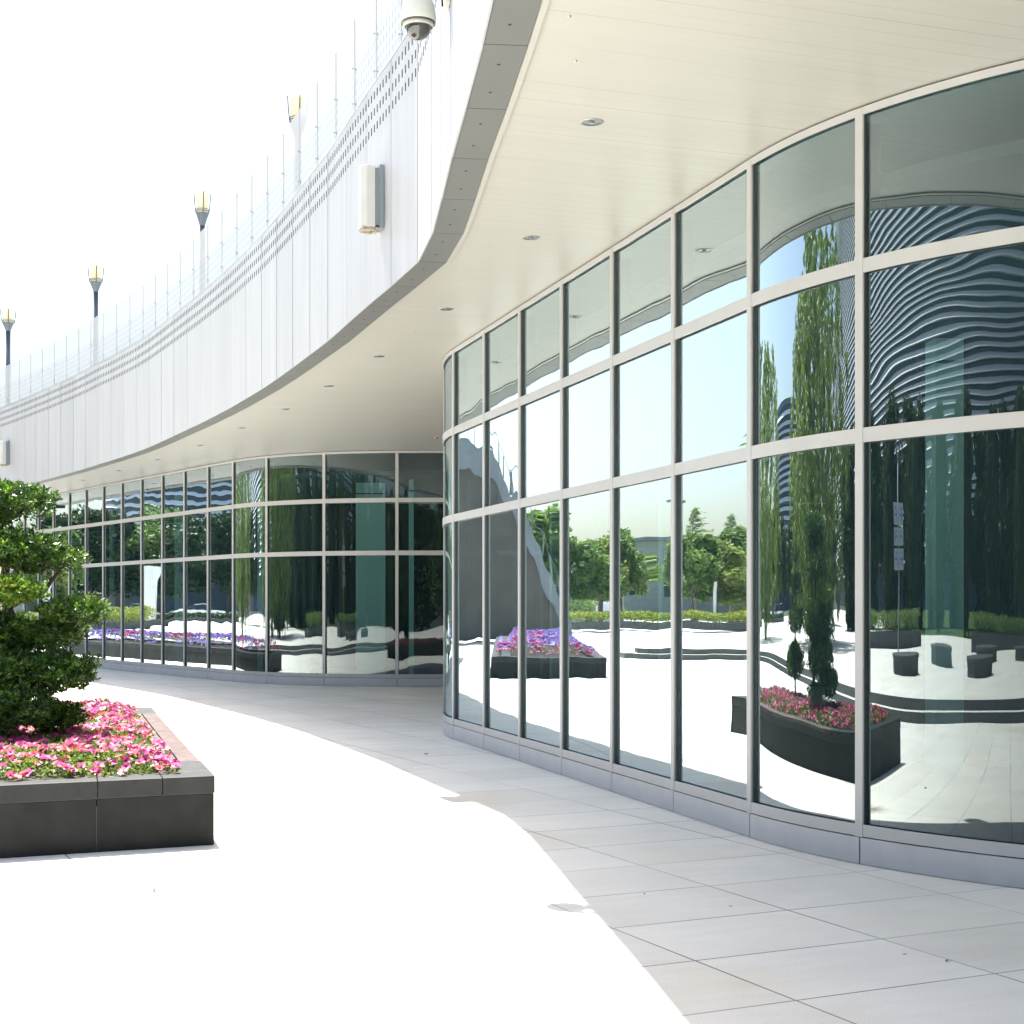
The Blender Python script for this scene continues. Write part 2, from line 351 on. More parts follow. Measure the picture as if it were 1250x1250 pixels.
M_['housing'] = mat('ivory_housing', (.50, .52, .46), .4, 0, .5)
M_['housing_dirty'] = mat('weathered_cream', (.50, .505, .47), .6, 0, .4, .06, 6)
M_['rust'] = mat('rust_stains', (.30, .27, .22), .8, 0, .2, .5, 40)
M_['slate'] = mat('slate_metal', (.20, .235, .25), .5, .2)
M_['lamp_grey'] = mat('lamp_grey', (.085, .105, .12), .45, .3)
M_['lamp_shade'] = leafmat('lamp_shade', (.50, .48, .37), (.54, .52, .42), .5, .5, 3)
M_['downlight'] = mat('downlight_reflector', (.11, .115, .115), .3, .3)
M_['chrome'] = mat('chrome', (.35, .35, .34), .35, .5)
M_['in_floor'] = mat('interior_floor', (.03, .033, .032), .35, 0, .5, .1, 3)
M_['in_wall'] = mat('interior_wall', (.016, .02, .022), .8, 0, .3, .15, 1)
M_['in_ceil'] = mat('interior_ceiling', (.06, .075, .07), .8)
M_['column'] = mat('white_column', (.60, .68, .64), .6)
M_['concrete'] = mat('concrete', (.36, .37, .36), .8, 0, .3, .1, 2)
M_['riser'] = mat('dark_step_riser', (.075, .082, .084), .6)
M_['asphalt'] = mat('asphalt', (.052, .052, .052), .9, 0, .3, .15, .5)
M_['grass'] = mat('lawn', (.055, .095, .02), .95, 0, .2, .3, .6)
M_['white'] = mat('white_paint', (.78, .79, .79), .45)
M_['red'] = mat('red_plastic', (.5, .02, .02), .4)
M_['carblue'] = mat('pale_blue_car_paint', (.30, .38, .48), .3, .3, .5, coat=.6)
M_['carwhite'] = mat('white_car_paint', (.75, .76, .77), .3, 0, .5, coat=.6)
M_['carsilver'] = mat('silver_car_paint', (.42, .43, .44), .3, .5, .5, coat=.6)
M_['tyre'] = mat('tyre_rubber', (.02, .02, .02), .85)
M_['darkglass'] = mat('dark_window_glass', (.02, .03, .04), .08, 0, .8)
M_['towerglass'] = mat('tower_glass', (.03, .055, .085), .15, 0, .7)
M_['towerband'] = mat('tower_band', (.86, .88, .88), .5)
M_['dryleaf'] = mat('dry_leaf', (.06, .04, .02), .8)
M_['signgrey'] = mat('sign_plate', (.26, .30, .32), .5)
M_['signblue'] = mat('sign_blue', (.05, .14, .35), .5)
M_['teal'] = mat('teal_sign_panel', (.16, .35, .38), .4)

# ------------------------------------------------------------------ plan geometry
def arcpts(c, r, a0, a1, n): return [(c[0] + r * math.cos(a0 + (a1 - a0) * i / n), c[1] + r * math.sin(a0 + (a1 - a0) * i / n)) for i in range(n + 1)]
class Path:
    """sampled plan curve from dense points with arclength lookup"""
    def __init__(s, pts):
        s.p = [Vector(q) for q in pts]; s.l = [0]
        for a, b in zip(s.p, s.p[1:]): s.l.append(s.l[-1] + (b - a).length)
        s.L = s.l[-1]
    def at(s, t):
        t = max(0, min(s.L - 1e-6, t)); lo, hi = 0, len(s.l) - 1
        while hi - lo > 1:
            m = (lo + hi) // 2
            if s.l[m] <= t: lo = m
            else: hi = m
        k = (t - s.l[lo]) / (s.l[lo + 1] - s.l[lo]); d = (s.p[lo + 1] - s.p[lo]).normalized()
        return s.p[lo].lerp(s.p[lo + 1], k), d
TD = Vector((.2903, -.9569)).normalized(); NB = Vector((.9569, .2903)).normalized()   # near wing: direction towards camera, inward normal
M1 = Vector((-.679, 18.22)); M7 = Vector((1.669, 10.48))
TD = (M7 - M1).normalized(); NB = Vector((-TD.y, TD.x))
C1 = M1 + NB * 4.0; C2 = M7 + NB * 4.0
aN = math.atan2(-NB.y, -NB.x)                     # angle of M1 on its circle
endA = aN - R(87)                                 # wing end, turning away at the back
p_end = Vector((C1.x + 4 * math.cos(endA), C1.y + 4 * math.sin(endA)))
hd = Vector((-math.sin(endA), math.cos(endA)))    # direction of increasing angle
far_pt = p_end - hd * ((14.2 - p_end.x) / (-hd.x))
nearpts = [tuple(far_pt)] + arcpts(C1, 4, endA, aN, 160) + arcpts(C2, 4, aN, aN + R(84), 160)
lp = Vector(nearpts[-1]); ld = (lp - Vector(nearpts[-2])).normalized(); nearpts.append(tuple(lp + ld * 9))
NEAR = Path(nearpts)
sM1 = (far_pt - p_end).length + 4 * R(87); sM7 = sM1 + (M7 - M1).length
near_nodes = [sM1 - 1.36 * k for k in range(6, 0, -1)] + [sM1 + (sM7 - sM1) * k / 6 for k in range(7)] + [sM7 + 1.19 + 1.36 * k for k in range(0, 7)]
Dp = Vector((-5.888, 32.1)); BN = Vector((.822, .569)).normalized(); BT = Vector((BN.y, -BN.x))   # BT: towards the right/camera
C3 = Dp + BN * 4.7; aD = math.atan2(-BN.y, -BN.x)
backpts = [tuple(Dp - BT * 16.0)] + arcpts(C3, 4.7, aD, aD + R(55.3), 160)
bl = Vector(backpts[-1]); backpts.append((14.2, bl.y))
BACK = Path(backpts)
sD = 16.0
back_nodes = [sD - 1.32 * k for k in range(12, -1, -1)] + [sD + 1.28, sD + 2.76, sD + 4.28, sD + 5.74, sD + 7.15, sD + 8.55]

outer = [(14, .7), (8, .9), (5, 1.25), (3.4, 1.7), (2.3, 2.2), (1.5, 2.85), (.95, 3.6), (.55, 4.5), (.30, 5.45), (.12, 6.5), (-.06, 7.25), (-.17, 8.30), (-.292, 9.365), (-.422, 10.41), (-.539, 11.46), (-.662, 12.5), (-.841, 13.53),
         (-1.162, 14.54), (-1.479, 15.5), (-1.798, 16.5), (-2.132, 17.55), (-2.468, 18.5), (-2.822, 19.5), (-3.186, 20.5), (-3.547, 21.46),
         (-3.94, 22.43), (-4.337, 23.4), (-4.76, 24.38), (-5.19, 25.36), (-5.645, 26.35), (-6.10, 27.33), (-6.55, 28.3), (-7.01, 29.27), (-7.49, 30.22), (-7.97, 31.1), (-8.458, 31.97),
         (-8.977, 32.85), (-9.51, 33.8), (-10.05, 34.72), (-10.61, 35.63), (-11.18, 36.55), (-11.76, 37.45), (-12.33, 38.35), (-12.92, 39.25), (-13.52, 40.15)]
for k in range(5): outer.append((outer[-1][0] - .61, outer[-1][1] + .87))
OUT = [Vector(p) for p in outer]
def offs(poly, d):
    r = []
    for i, p in enumerate(poly):
        a = poly[max(i - 1, 0)]; b = poly[min(i + 1, len(poly) - 1)]; t = (b - a).normalized()
        r.append(p + Vector((t.y, -t.x)) * d)
    return r
# direction goes from near to far, building on the right hand side
ZS = 4.685; ZT = 6.84

# ------------------------------------------------------------------ ground
g = MB(); g.face([(-3000, -3000, -.05), (3000, -3000, -.05), (3000, 3000, -.05), (-3000, 3000, -.05)])
struct(g.build('ground', M_['asphalt']))
g = MB(); g.face([(-70, -60, 0), (60, -60, 0), (60, 130, 0), (-70, 130, 0)])
struct(g.build('plaza_paving', M_['pave']))
# upper terrace behind two curved steps
sl = [(-60, 75), (-40, 58), (-26, 45), (-18.8, 39.3), (-21.5, 37.4), (-23.4, 34), (-23.8, 30.5), (-22.5, 25), (-19, 19.5), (-15, 15.2), (-11.8, 11.8), (-9.9, 8.5), (-8.9, 4.8), (-8.5, 1.5), (-8.7, -3), (-10, -11), (-13.5, -24), (-20, -45)]
def smooth(pl, it=2):
    for _ in range(it):
        q = [pl[0]]
        for a, b in zip(pl, pl[1:]):
            q += [(a[0] * .75 + b[0] * .25, a[1] * .75 + b[1] * .25), (a[0] * .25 + b[0] * .75, a[1] * .25 + b[1] * .75)]
        pl = q + [pl[-1]]
    return pl
sl = smooth(sl)
sv = [Vector(p) for p in sl]; s2 = offs(sv, .38)     # second riser further out
top = MB(); bot = MB()
def terr(mb, edge, z, far=True):
    pts = [(p.x, p.y, z) for p in edge] + [(-170, -45, z), (-170, 140, z), (-60, 140, z)]
    mb.face(pts[::-1])
    for a, b in zip(edge, edge[1:]):
        mb.face([(a.x, a.y, z - .165), (b.x, b.y, z - .165), (b.x, b.y, z - .002), (a.x, a.y, z - .002)], 1)
terr(bot, sv, .16); terr(top, s2, .32)
struct(bot.build('lower_step', [M_['pave'], M_['riser']])); struct(top.build('upper_terrace', [M_['pave'], M_['riser']]))
g = MB(); g.face([(-169, 100, .335), (-169, 139, .335), (-62, 139, .335), (-80, 100, .335)]); g.face([(-169, -44, .335), (-169, 10, .335), (-48, 10, .335), (-36, -44, .335)])
struct(g.build('lawn', M_['grass']))

# ------------------------------------------------------------------ the building
bld = thing('curved_glass_building', 'low white curved building with wavy glass facade and cream soffit', 'building', (6, 22, 0))
inv = (-6, -22, 0)
def B(mb, name, mats, parent=None, bevel=0):
    """part built in world coordinates, parented to the building's empty"""
    o = mb.build(name, mats, parent or bld, bevel)
    if parent is None: o.location = inv
    return o

def strip(path, s0, s1, z0, z1, off, thick, seg=.09, m=0, mb=None):
    """curved bar following the path; off = outward distance of the outer face"""
    mb = mb or MB()
    n = max(1, int((s1 - s0) / seg)); P = []
    for i in range(n + 1):
        p, d = path.at(s0 + (s1 - s0) * i / n); o = outn(path, p, d)
        P.append((p + o * off, p + o * (off - thick)))
    V = []
    for a, b in P: V += [(a.x, a.y, z0), (a.x, a.y, z1), (b.x, b.y, z1), (b.x, b.y, z0)]
    F = []
    for i in range(n):
        for k in range(4):
            F.append((4 * i + k, 4 * i + (k + 1) % 4, 4 * i + 4 + (k + 1) % 4, 4 * i + 4 + k))
    F.append((3, 2, 1, 0)); L = 4 * n; F.append((L, L + 1, L + 2, L + 3))
    mb.mesh_add(V, F, m); return mb
def outn(path, p, d):
    # outward = away from the building; near path runs far->near with building on its left, back path runs left->right with building on its left
    return Vector((d.y, -d.x))
def sheet(path, s0, s1, z0, z1, off, seg=.05):
    n = max(2, int((s1 - s0) / seg)); V = []; mb = MB()
    for i in range(n + 1):
        p, d = path.at(s0 + (s1 - s0) * i / n); q = p + outn(path, p, d) * off
        V += [(q.x, q.y, z0), (q.x, q.y, z1)]
    mb.mesh_add(V, [(2 * i, 2 * i + 2, 2 * i + 3, 2 * i + 1) for i in range(n)], 0, True)
    return mb
ZR = [(.176, .250), (2.613, 2.703), (3.662, 3.75), (4.64, 4.686)]
def facade(path, nodes):
    a, b = nodes[0], nodes[-1]
    for i, (z0, z1) in enumerate(ZR):
        rail = strip(path, a, b, z0, z1, .033, .012)
        strip(path, a, b, z0 + .012, z1 - .008, .020, .018, m=1, mb=rail)
        B(rail, ['sill_rail', 'transom', 'transom', 'head_rail'][i], [M_['frame'], M_['gasket']])
    for s in nodes:
        p, d = path.at(s); o = outn(path, p, d); h = math.atan2(d.y, d.x); mb = MB()
        c = p + o * .029; mb.box((c.x, c.y, (.172 + 4.68) / 2), (.062, .014, 4.68 - .172), h, 0)
        c = p + o * .011; mb.box((c.x, c.y, (.18 + 4.67) / 2), (.046, .021, 4.67 - .18), h, 1)
        c = p + o * .002; mb.box((c.x, c.y, (.18 + 4.67) / 2), (.058, .008, 4.67 - .18), h, 2)
        c = p - o * .07; mb.box((c.x, c.y, (.05 + 4.6) / 2), (.05, .12, 4.55), h, 2)
        B(mb, 'mullion', [M_['frame'], M_['channel'], M_['gasket']])
    for s0, s1 in zip(nodes, nodes[1:]):
        for z0, z1 in ((.235, 2.63), (2.69, 3.68), (3.735, 4.66)):
            B(sheet(path, s0 + .02, s1 - .02, z0, z1, -.001), 'glass_pane', M_['glass_back' if path is BACK and s1 > sD + .1 else 'glass_bent' if path is NEAR and (s0 > sM7 - .01 or s0 < sM1 + 2) else 'glass'])
        mb = strip(path, s0 + .006, s1 - .006, 0.004, .168, .028, .018)
        B(mb, 'plinth_panel', M_['plinth'])
    B(strip(path, a, b, 0.002, .20, .006, .05), 'plinth_backing', M_['black'])
facade(NEAR, near_nodes); facade(BACK, back_nodes)

# canopy: soffit, edge, fascia
inn = offs(OUT, .27)
sof = MB(); pts = [(p.x, p.y, ZS + .012) for p in inn] + [(16, inn[-1].y, ZS + .012), (16, .9, ZS + .012)]
sof.face(pts); B(sof, 'soffit', M_['soffit'])
tr_ = MB(); i2 = offs(OUT, .262); i3 = offs(OUT, .30)
for a, b, c, d in zip(i2, i2[1:], i3[1:], i3): tr_.hexa([a, b, c, d], ZS - .001, ZS + .02)
B(tr_, 'soffit_trim', M_['trim'])
edge_in = offs(OUT, .258)
def lerp(a, b, t): return a.lerp(b, t)
slot_zs = (ZT - .12, ZT - .285, ZT - .45)
for i in range(len(OUT) - 1):
    a, b = OUT[i], OUT[i + 1]; c, d = edge_in[i + 1], edge_in[i]; ln = (b - a).length
    e = .005 / ln; mb = MB()
    a_, b_ = lerp(a, d, .06), lerp(b, c, .06); q = [lerp(a_, b_, e), lerp(a_, b_, 1 - e), lerp(d, c, 1 - e), lerp(d, c, e)]
    mb.hexa(q, ZS - .006, ZS + .02)
    for t in (.28, .72):     # drain holes
        p = (lerp(a, b, t) + lerp(d, c, t)) / 2
        mb.lathe((p.x, p.y, ZS - .0075), [(.010, 0), (.010, .004)], 10, 1)
    B(mb, 'soffit_edge_panel', [M_['edge'], M_['black']])
    # fascia panel
    t = (b - a).normalized(); n = Vector((-t.y, t.x)); h = math.atan2(t.y, t.x)
    if i < 7: n = n
    tilt = random.uniform(-.002, .002); tz = random.uniform(-.003, .003)
    mb = MB(); g1 = random.uniform(.006, .011)
    A = [a + t * g1 - n * (-tilt), b - t * g1 + n * (-tilt)]
    zt = ZT + tz
    P0, P1 = A; Q0, Q1 = P0 - n * .012, P1 - n * .012
    mb.hexa([P0, P1, Q1, Q0][::-1], ZS - .012, zt)
    ns = int(round(ln / .125))
    for z in slot_zs:
        for k in range(ns):
            s = (k + .5) / ns; p = lerp(P0, P1, s) + n * .0
            mb.box((p.x, p.y, z), (.030, .005, .074), h, 1)
    B(mb, 'fascia_panel', [M_['panel'], M_['black']])
bk = MB(); o1 = offs(OUT, .045); o2 = offs(OUT, .10)
for a, b, c, d in zip(o1, o1[1:], o2[1:], o2): bk.hexa([a, b, c, d], ZS, ZT - .03)
B(bk, 'fascia_backing', M_['black'])
cp = MB(); o1 = offs(OUT, -.004); o2 = offs(OUT, .42)
for a, b, c, d in zip(o1, o1[1:], o2[1:], o2): cp.hexa([a, b, c, d], ZT + .004, ZT + .022)
B(cp, 'parapet_coping', M_['panel'])
rf = MB(); rr = offs(OUT, .40)
rf.hexa([(p.x, p.y) for p in rr] + [(16, rr[-1].y), (16, .9)], 6.45, 6.62); B(rf, 'roof', M_['concrete'])
# interior
nf = [NEAR.at(NEAR.L * i / 260)[0] for i in range(261)]
nin = [p - outn(NEAR, *NEAR.at(NEAR.L * i / 260)) * .14 for i, p in enumerate(nf)]
bf = [BACK.at(BACK.L * i / 160) for i in range(161)]
bin_ = [p - outn(BACK, p, d) * .14 for p, d in bf]
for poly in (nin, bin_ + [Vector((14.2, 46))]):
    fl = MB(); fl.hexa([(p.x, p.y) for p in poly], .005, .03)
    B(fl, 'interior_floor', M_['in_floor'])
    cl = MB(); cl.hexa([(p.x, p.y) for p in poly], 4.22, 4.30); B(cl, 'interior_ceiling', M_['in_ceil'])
iw = MB()
iw.box((13.9, 17, 2.2), (.2, 24, 4.4)); iw.box((8.5, 16.2, 2.1), (9, .2, 4.2), .2); iw.box((5.6, 20.6, 2.1), (5.5, .15, 4.2), .9)
iw.box((13.9, 38, 2.2), (.2, 18, 4.4)); iw.box((3, 38.5, 2.1), (22, .2, 4.2), 0); iw.box((-11.5, 46.0, 2.1), (24, .2, 4.2), math.atan2(BT.y, BT.x)); q_ = Dp - BT * 16.05; iw.box((q_.x + BN.x * 3.5, q_.y + BN.y * 3.5, 2.33), (7, .25, 4.64), math.atan2(BN.y, BN.x)); e_ = OUT[-1]; iw.box((e_.x + BN.x * 5, e_.y + BN.y * 5, 5.7), (10, .2, 2.2), math.atan2(BN.y, BN.x))
iw.box((16, 30, 3.3), (.3, 60, 6.6))  # unseen wall added on the east side to keep light out
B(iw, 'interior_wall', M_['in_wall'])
for x, y, w in ((.62, 19.6, .24), (2.02, 19.3, .27), (4.25, 14.9, .28), (5.6, 16.2, .3), (7.5, 12.5, .4), (-3.02, 32.35, .62), (-7.75, 35.3, .2), (-5.55, 33.4, .12), (-2.08, 31.3, .10), (-10.9, 41.0, .3), (1.6, 33, .6)):
    mb = MB(); mb.box((x, y, 2.11), (w, w, 4.2), .1); mb.box((x, y, 3.98), (w + .008, w + .008, .03), .1, 1)
    B(mb, 'interior_column', [M_['column'], M_['channel']])

# downlights in the soffit
DL = [(.508, 9.69), (.158, 12.73), (-.683, 15.79), (-1.653, 18.77), (-2.58, 21.3), (-3.566, 23.8), (-4.70, 26.3), (-6.02, 29.2), (-7.49, 32.0), (-8.98, 34.6), (-10.55, 37.2), (-12.35, 40.0)]
d0 = thing('recessed_downlight', 'nearest round recessed downlight in the cream soffit', 'downlight', (*DL[0], ZS + .012), 0, 'downlights along the soffit')
mb = MB(); mb.lathe((0, 0, 0), [(.074, -.006), (.088, -.005), (.090, .0), (.074, .0)], 28, 0, cap=False); mb.build('rim', M_['chrome'], d0)
mb = MB(); mb.lathe((0, 0, 0), [(.001, -.002), (.04, -.0022), (.072, -.003)], 24, 0, cap=False); mb.build('reflector', M_['downlight'], d0)
mb = MB(); mb.lathe((0, 0, -.012), [(.022, 0), (.022, .009)], 16, 0); mb.build('lens', M_['slate'], d0)
d0.scale = (.86, .86, 1)
for k in range(1, len(DL)):
    dup(d0, (*DL[k], ZS + .012), 0, ORD[k] + ' round recessed downlight from the near end of the cream soffit')
sp = MB(); sp.lathe((0, 0, 0), [(.02, -.03), (.035, -.012), (.045, 0)], 16, 0)
s0 = tag(sp.build('sprinkler_head', M_['chrome']), 'small sprinkler head under the soffit beside the glass corner of the wing', 'sprinkler', 'sprinklers under the soffit'); s0.location = (-1.40, 27.8, ZS + .01)
for (x, y), lb in zip([(.30, 7.95), (.36, 8.6), (-2.5, 19.6), (-1.1, 17.1)], ['small sprinkler head at the top edge beside the grey panels', 'small sprinkler head just below the topmost one near the grey panels', 'small sprinkler head under the soffit near the fourth downlight', 'small sprinkler head under the soffit near the third downlight']):
    c = s0.copy(); COL.objects.link(c); c.location = (x, y, ZS + .01); c.scale = (.25, .25, .3); c['label'] = lb

# glass balustrade on the roof edge
bal = thing('glass_balustrade', 'frameless fritted glass balustrade along the white roof edge', 'balustrade', (-4, 22, ZT))
rail = offs(OUT, .05); BP = Path([tuple(p) for p in rail[4:]])
nb = int(BP.L / 1.05)
for k in range(nb):
    s0_, s1_ = k * 1.05 + .3, (k + 1) * 1.05 + .288
    if s1_ > BP.L: break
    p, d = BP.at(s0_); q, d2 = BP.at(s1_); t = (q - p).normalized(); n = Vector((-t.y, t.x))
    z0, z1 = ZT - .02, ZT + 1.10; th = .012; mb = MB()
    L_ = (q - p).length
    mb.face([(p.x, p.y, z0), (q.x, q.y, z0), (q.x, q.y, z1), (p.x, p.y, z1)], 0, [(0, 0), (L_, 0), (L_, z1 - z0), (0, z1 - z0)])
    o = mb.build('glass_panel', M_['bal'], bal); o.location = (4, -22, -ZT)
    ed = MB(); ed.box((q.x + t.x * .006, q.y + t.y * .006, (z0 + z1) / 2), (.006, .014, z1 - z0), math.atan2(t.y, t.x), 0)
    for zz in (ZT + .17, ZT + .55):
        for s in (-.05, .06):
            c = q + t * s + n * .012
            ed.lathe((c.x, c.y, zz + (0.02 if s > 0 else -.02)), [(.010, -.008), (.010, .008)], 8, 1)
    o = ed.build('edge_clamp', [M_['frame'], M_['frame']], bal); o.location = (4, -22, -ZT)
    if k % 1 == 0 and k < 90 and False: pass

# ------------------------------------------------------------------ lamps on the roof
def roof_lamp(x, y, ztop, label, wide=1):
    t = thing('torch_lamp', label, 'street lamp', (x, y, 6.62), 0, 'torch shaped lamps on the roof terrace')
    H = ztop - 6.62
    mb = MB(); mb.tube([(0, 0, 0), (0, 0, H - .52)], .045, 12); mb.lathe((0, 0, 0), [(.10, 0), (.10, .03), (.05, .06)], 16); mb.build('pole', M_['lamp_grey'], t)
    mb = MB(); mb.lathe((0, 0, H - .62), [(.028, 0), (.04, .03), (.07, .14), (.100, .24), (.105, .262)], 20); mb.build('cone', M_['lamp_grey'], t)
    mb = MB(); mb.lathe((0, 0, H - .355), [(.088, 0), (.108, .18), (.117, .34)], 20); g_ = mb.build('lamp_shade', M_['lamp_shade'], t)
    mb = MB()
    for zz, r in ((.03, .10), (.06, .104)): mb.lathe((0, 0, H - .355 + zz), [(r - .006, -.004), (r + .004, -.004), (r + .004, .004), (r - .006, .004)], 20, cap=False)
    for k in range(4):
        a = k * math.pi / 2 + .35
        mb.tube([(.104 * math.cos(a), .104 * math.sin(a), H - .37), (.124 * math.cos(a), .124 * math.sin(a), H - .18), (.134 * math.cos(a), .134 * math.sin(a), H + .01)], .009, 6)
    mb.build('cage', M_['lamp_grey'], t)
    t.scale = (wide, wide, 1)
for px, dd, lb in ((10, 40.9, 'torch shaped roof lamp farthest away at the left edge'), (117, 34.3, 'torch shaped roof lamp second from the left with its pole showing'),
                   (247, 26.4, 'torch shaped roof lamp rising just above the glass balustrade edge'), (363.5, 21.2, 'torch shaped roof lamp half hidden by the balustrade nearest the camera')):
    roof_lamp((px - 625) / 1850 * dd, dd, {10: 9.60, 117: 9.29, 247: 8.80}.get(px, 8.72), lb, {10: 1.5, 117: 1.3}.get(px, 1.08))

# ------------------------------------------------------------------ wall lamps
def wall_lamp(x, y, h, label):
    """local +y points away from the wall"""
    t = thing('wall_lamp', label, 'wall lamp', (x, y, 5.6), h, 'box lamps on the white fascia')
    mb = MB(); mb.box((0, .022, 0), (.20, .044, .62)); mb.build('back_plate', M_['slate'], t, .003)
    mb = MB(); mb.box((0, .066, 0), (.15, .05, .56)); mb.build('gasket', M_['slate'], t)
    mb = MB(); q = [(-.085, .085), (-.085, .17), (-.05, .225), (.05, .225), (.085, .17), (.085, .085)]
    mb.hexa(q[::-1], -.30, .30); mb.build('diffuser', M_['housing_dirty'], t, .006)
    mb = MB(); mb.box((0, .13, -.315), (.16, .17, .03)); mb.tube([(-.05, .05, -.33), (.02, .12, -.345), (.05, .2, -.33)], .012, 6); mb.build('end_cap', M_['rust'], t, .004)
def on_fascia(x_over_y, lo=8, hi=45):
    for a, b in zip(OUT, OUT[1:]):
        if a.y < lo or b.y > hi: continue
        fa = a.x - x_over_y * a.y; fb = b.x - x_over_y * b.y
        if fa * fb <= 0 and fa != fb:
            k = fa / (fa - fb); t = (b - a).normalized(); return a.lerp(b, k), t
p, t = on_fascia((466.5 - 625) / 1850); n = Vector((-t.y, t.x)); wall_lamp(p.x + n.x * .003, p.y + n.y * .003, math.atan2(n.y, n.x) - math.pi / 2, 'weathered cream box lamp on the white fascia below the camera dome')
p, t = on_fascia((10.5 - 625) / 1850); n = Vector((-t.y, t.x)); wall_lamp(p.x + n.x * .003, p.y + n.y * .003, math.atan2(n.y, n.x) - math.pi / 2, 'cream box lamp on the white fascia at the left edge above the shrub')

# ------------------------------------------------------------------ dome camera
cx, cyy, cz = -.640, 10.36, 5.59
dc = thing('dome_camera', 'ivory dome security camera hanging in front of the white fascia', 'security camera', (cx, cyy, cz))
mb = MB(); mb.lathe((0, 0, 0), [(.113, -.008), (.119, .004), (.121, .02), (.119, .06), (.108, .12), (.088, .17), (.060, .205), (.036, .222), (.034, .30)], 40); mb.build('housing', M_['housing'], dc)
mb = MB(); mb.lathe((0, 0, 0), [(.095, -.034), (.104, -.030), (.110, -.008), (.100, -.006)], 40, cap=False); mb.build('collar', M_['trim'], dc)
mb = MB(); mb.lathe((0, 0, 0), [(.112, -.012), (.118, -.010), (.118, -.002), (.110, 0)], 40, cap=False); mb.build('seal_ring', M_['gasket'], dc)
mb = MB(); prof = [(.088 * math.sin(R(a)), -.03 - .088 * math.cos(R(a))) for a in range(1, 91, 6)] ; mb.lathe((0, 0, 0), prof, 40, cap=False)
mb.build('dome', mat('smoked_dome', (.03, .033, .035), .06, 0, .8), dc)
mb = MB(); mb.box((0.0, 0, -.05), (.07, .06, .05)); mb.build('lens_block', M_['housing'], dc)
fp, ft = on_fascia((549 - 625) / 1850)
fn = Vector((-ft.y, ft.x)); bx, by = fp.x - cx, fp.y - cyy
mb = MB(); mb.tube([(0, 0, .28), (0, 0, .36), (.01, 0, .42), (bx * .25, by * .25, .45), (bx * .98, by * .98, .45)], .028, 12); mb.build('bracket_arm', M_['housing_dirty'], dc)
mb = MB(); mb.box((bx + fn.x * .02, by + fn.y * .02, .36), (.20, .035, .40), math.atan2(ft.y, ft.x)); mb.build('wall_plate', M_['housing_dirty'], dc, .004)
mb = MB(); mb.tube([(bx + fn.x * .05, by + fn.y * .05, .16), (bx + fn.x * .06, by + fn.y * .06, .45)], .008, 6); mb.tube([(bx + fn.x * .05 + .05, by + fn.y * .05, .15), (bx + .05, by, .40)], .006, 6); mb.build('cable', M_['tyre'], dc)

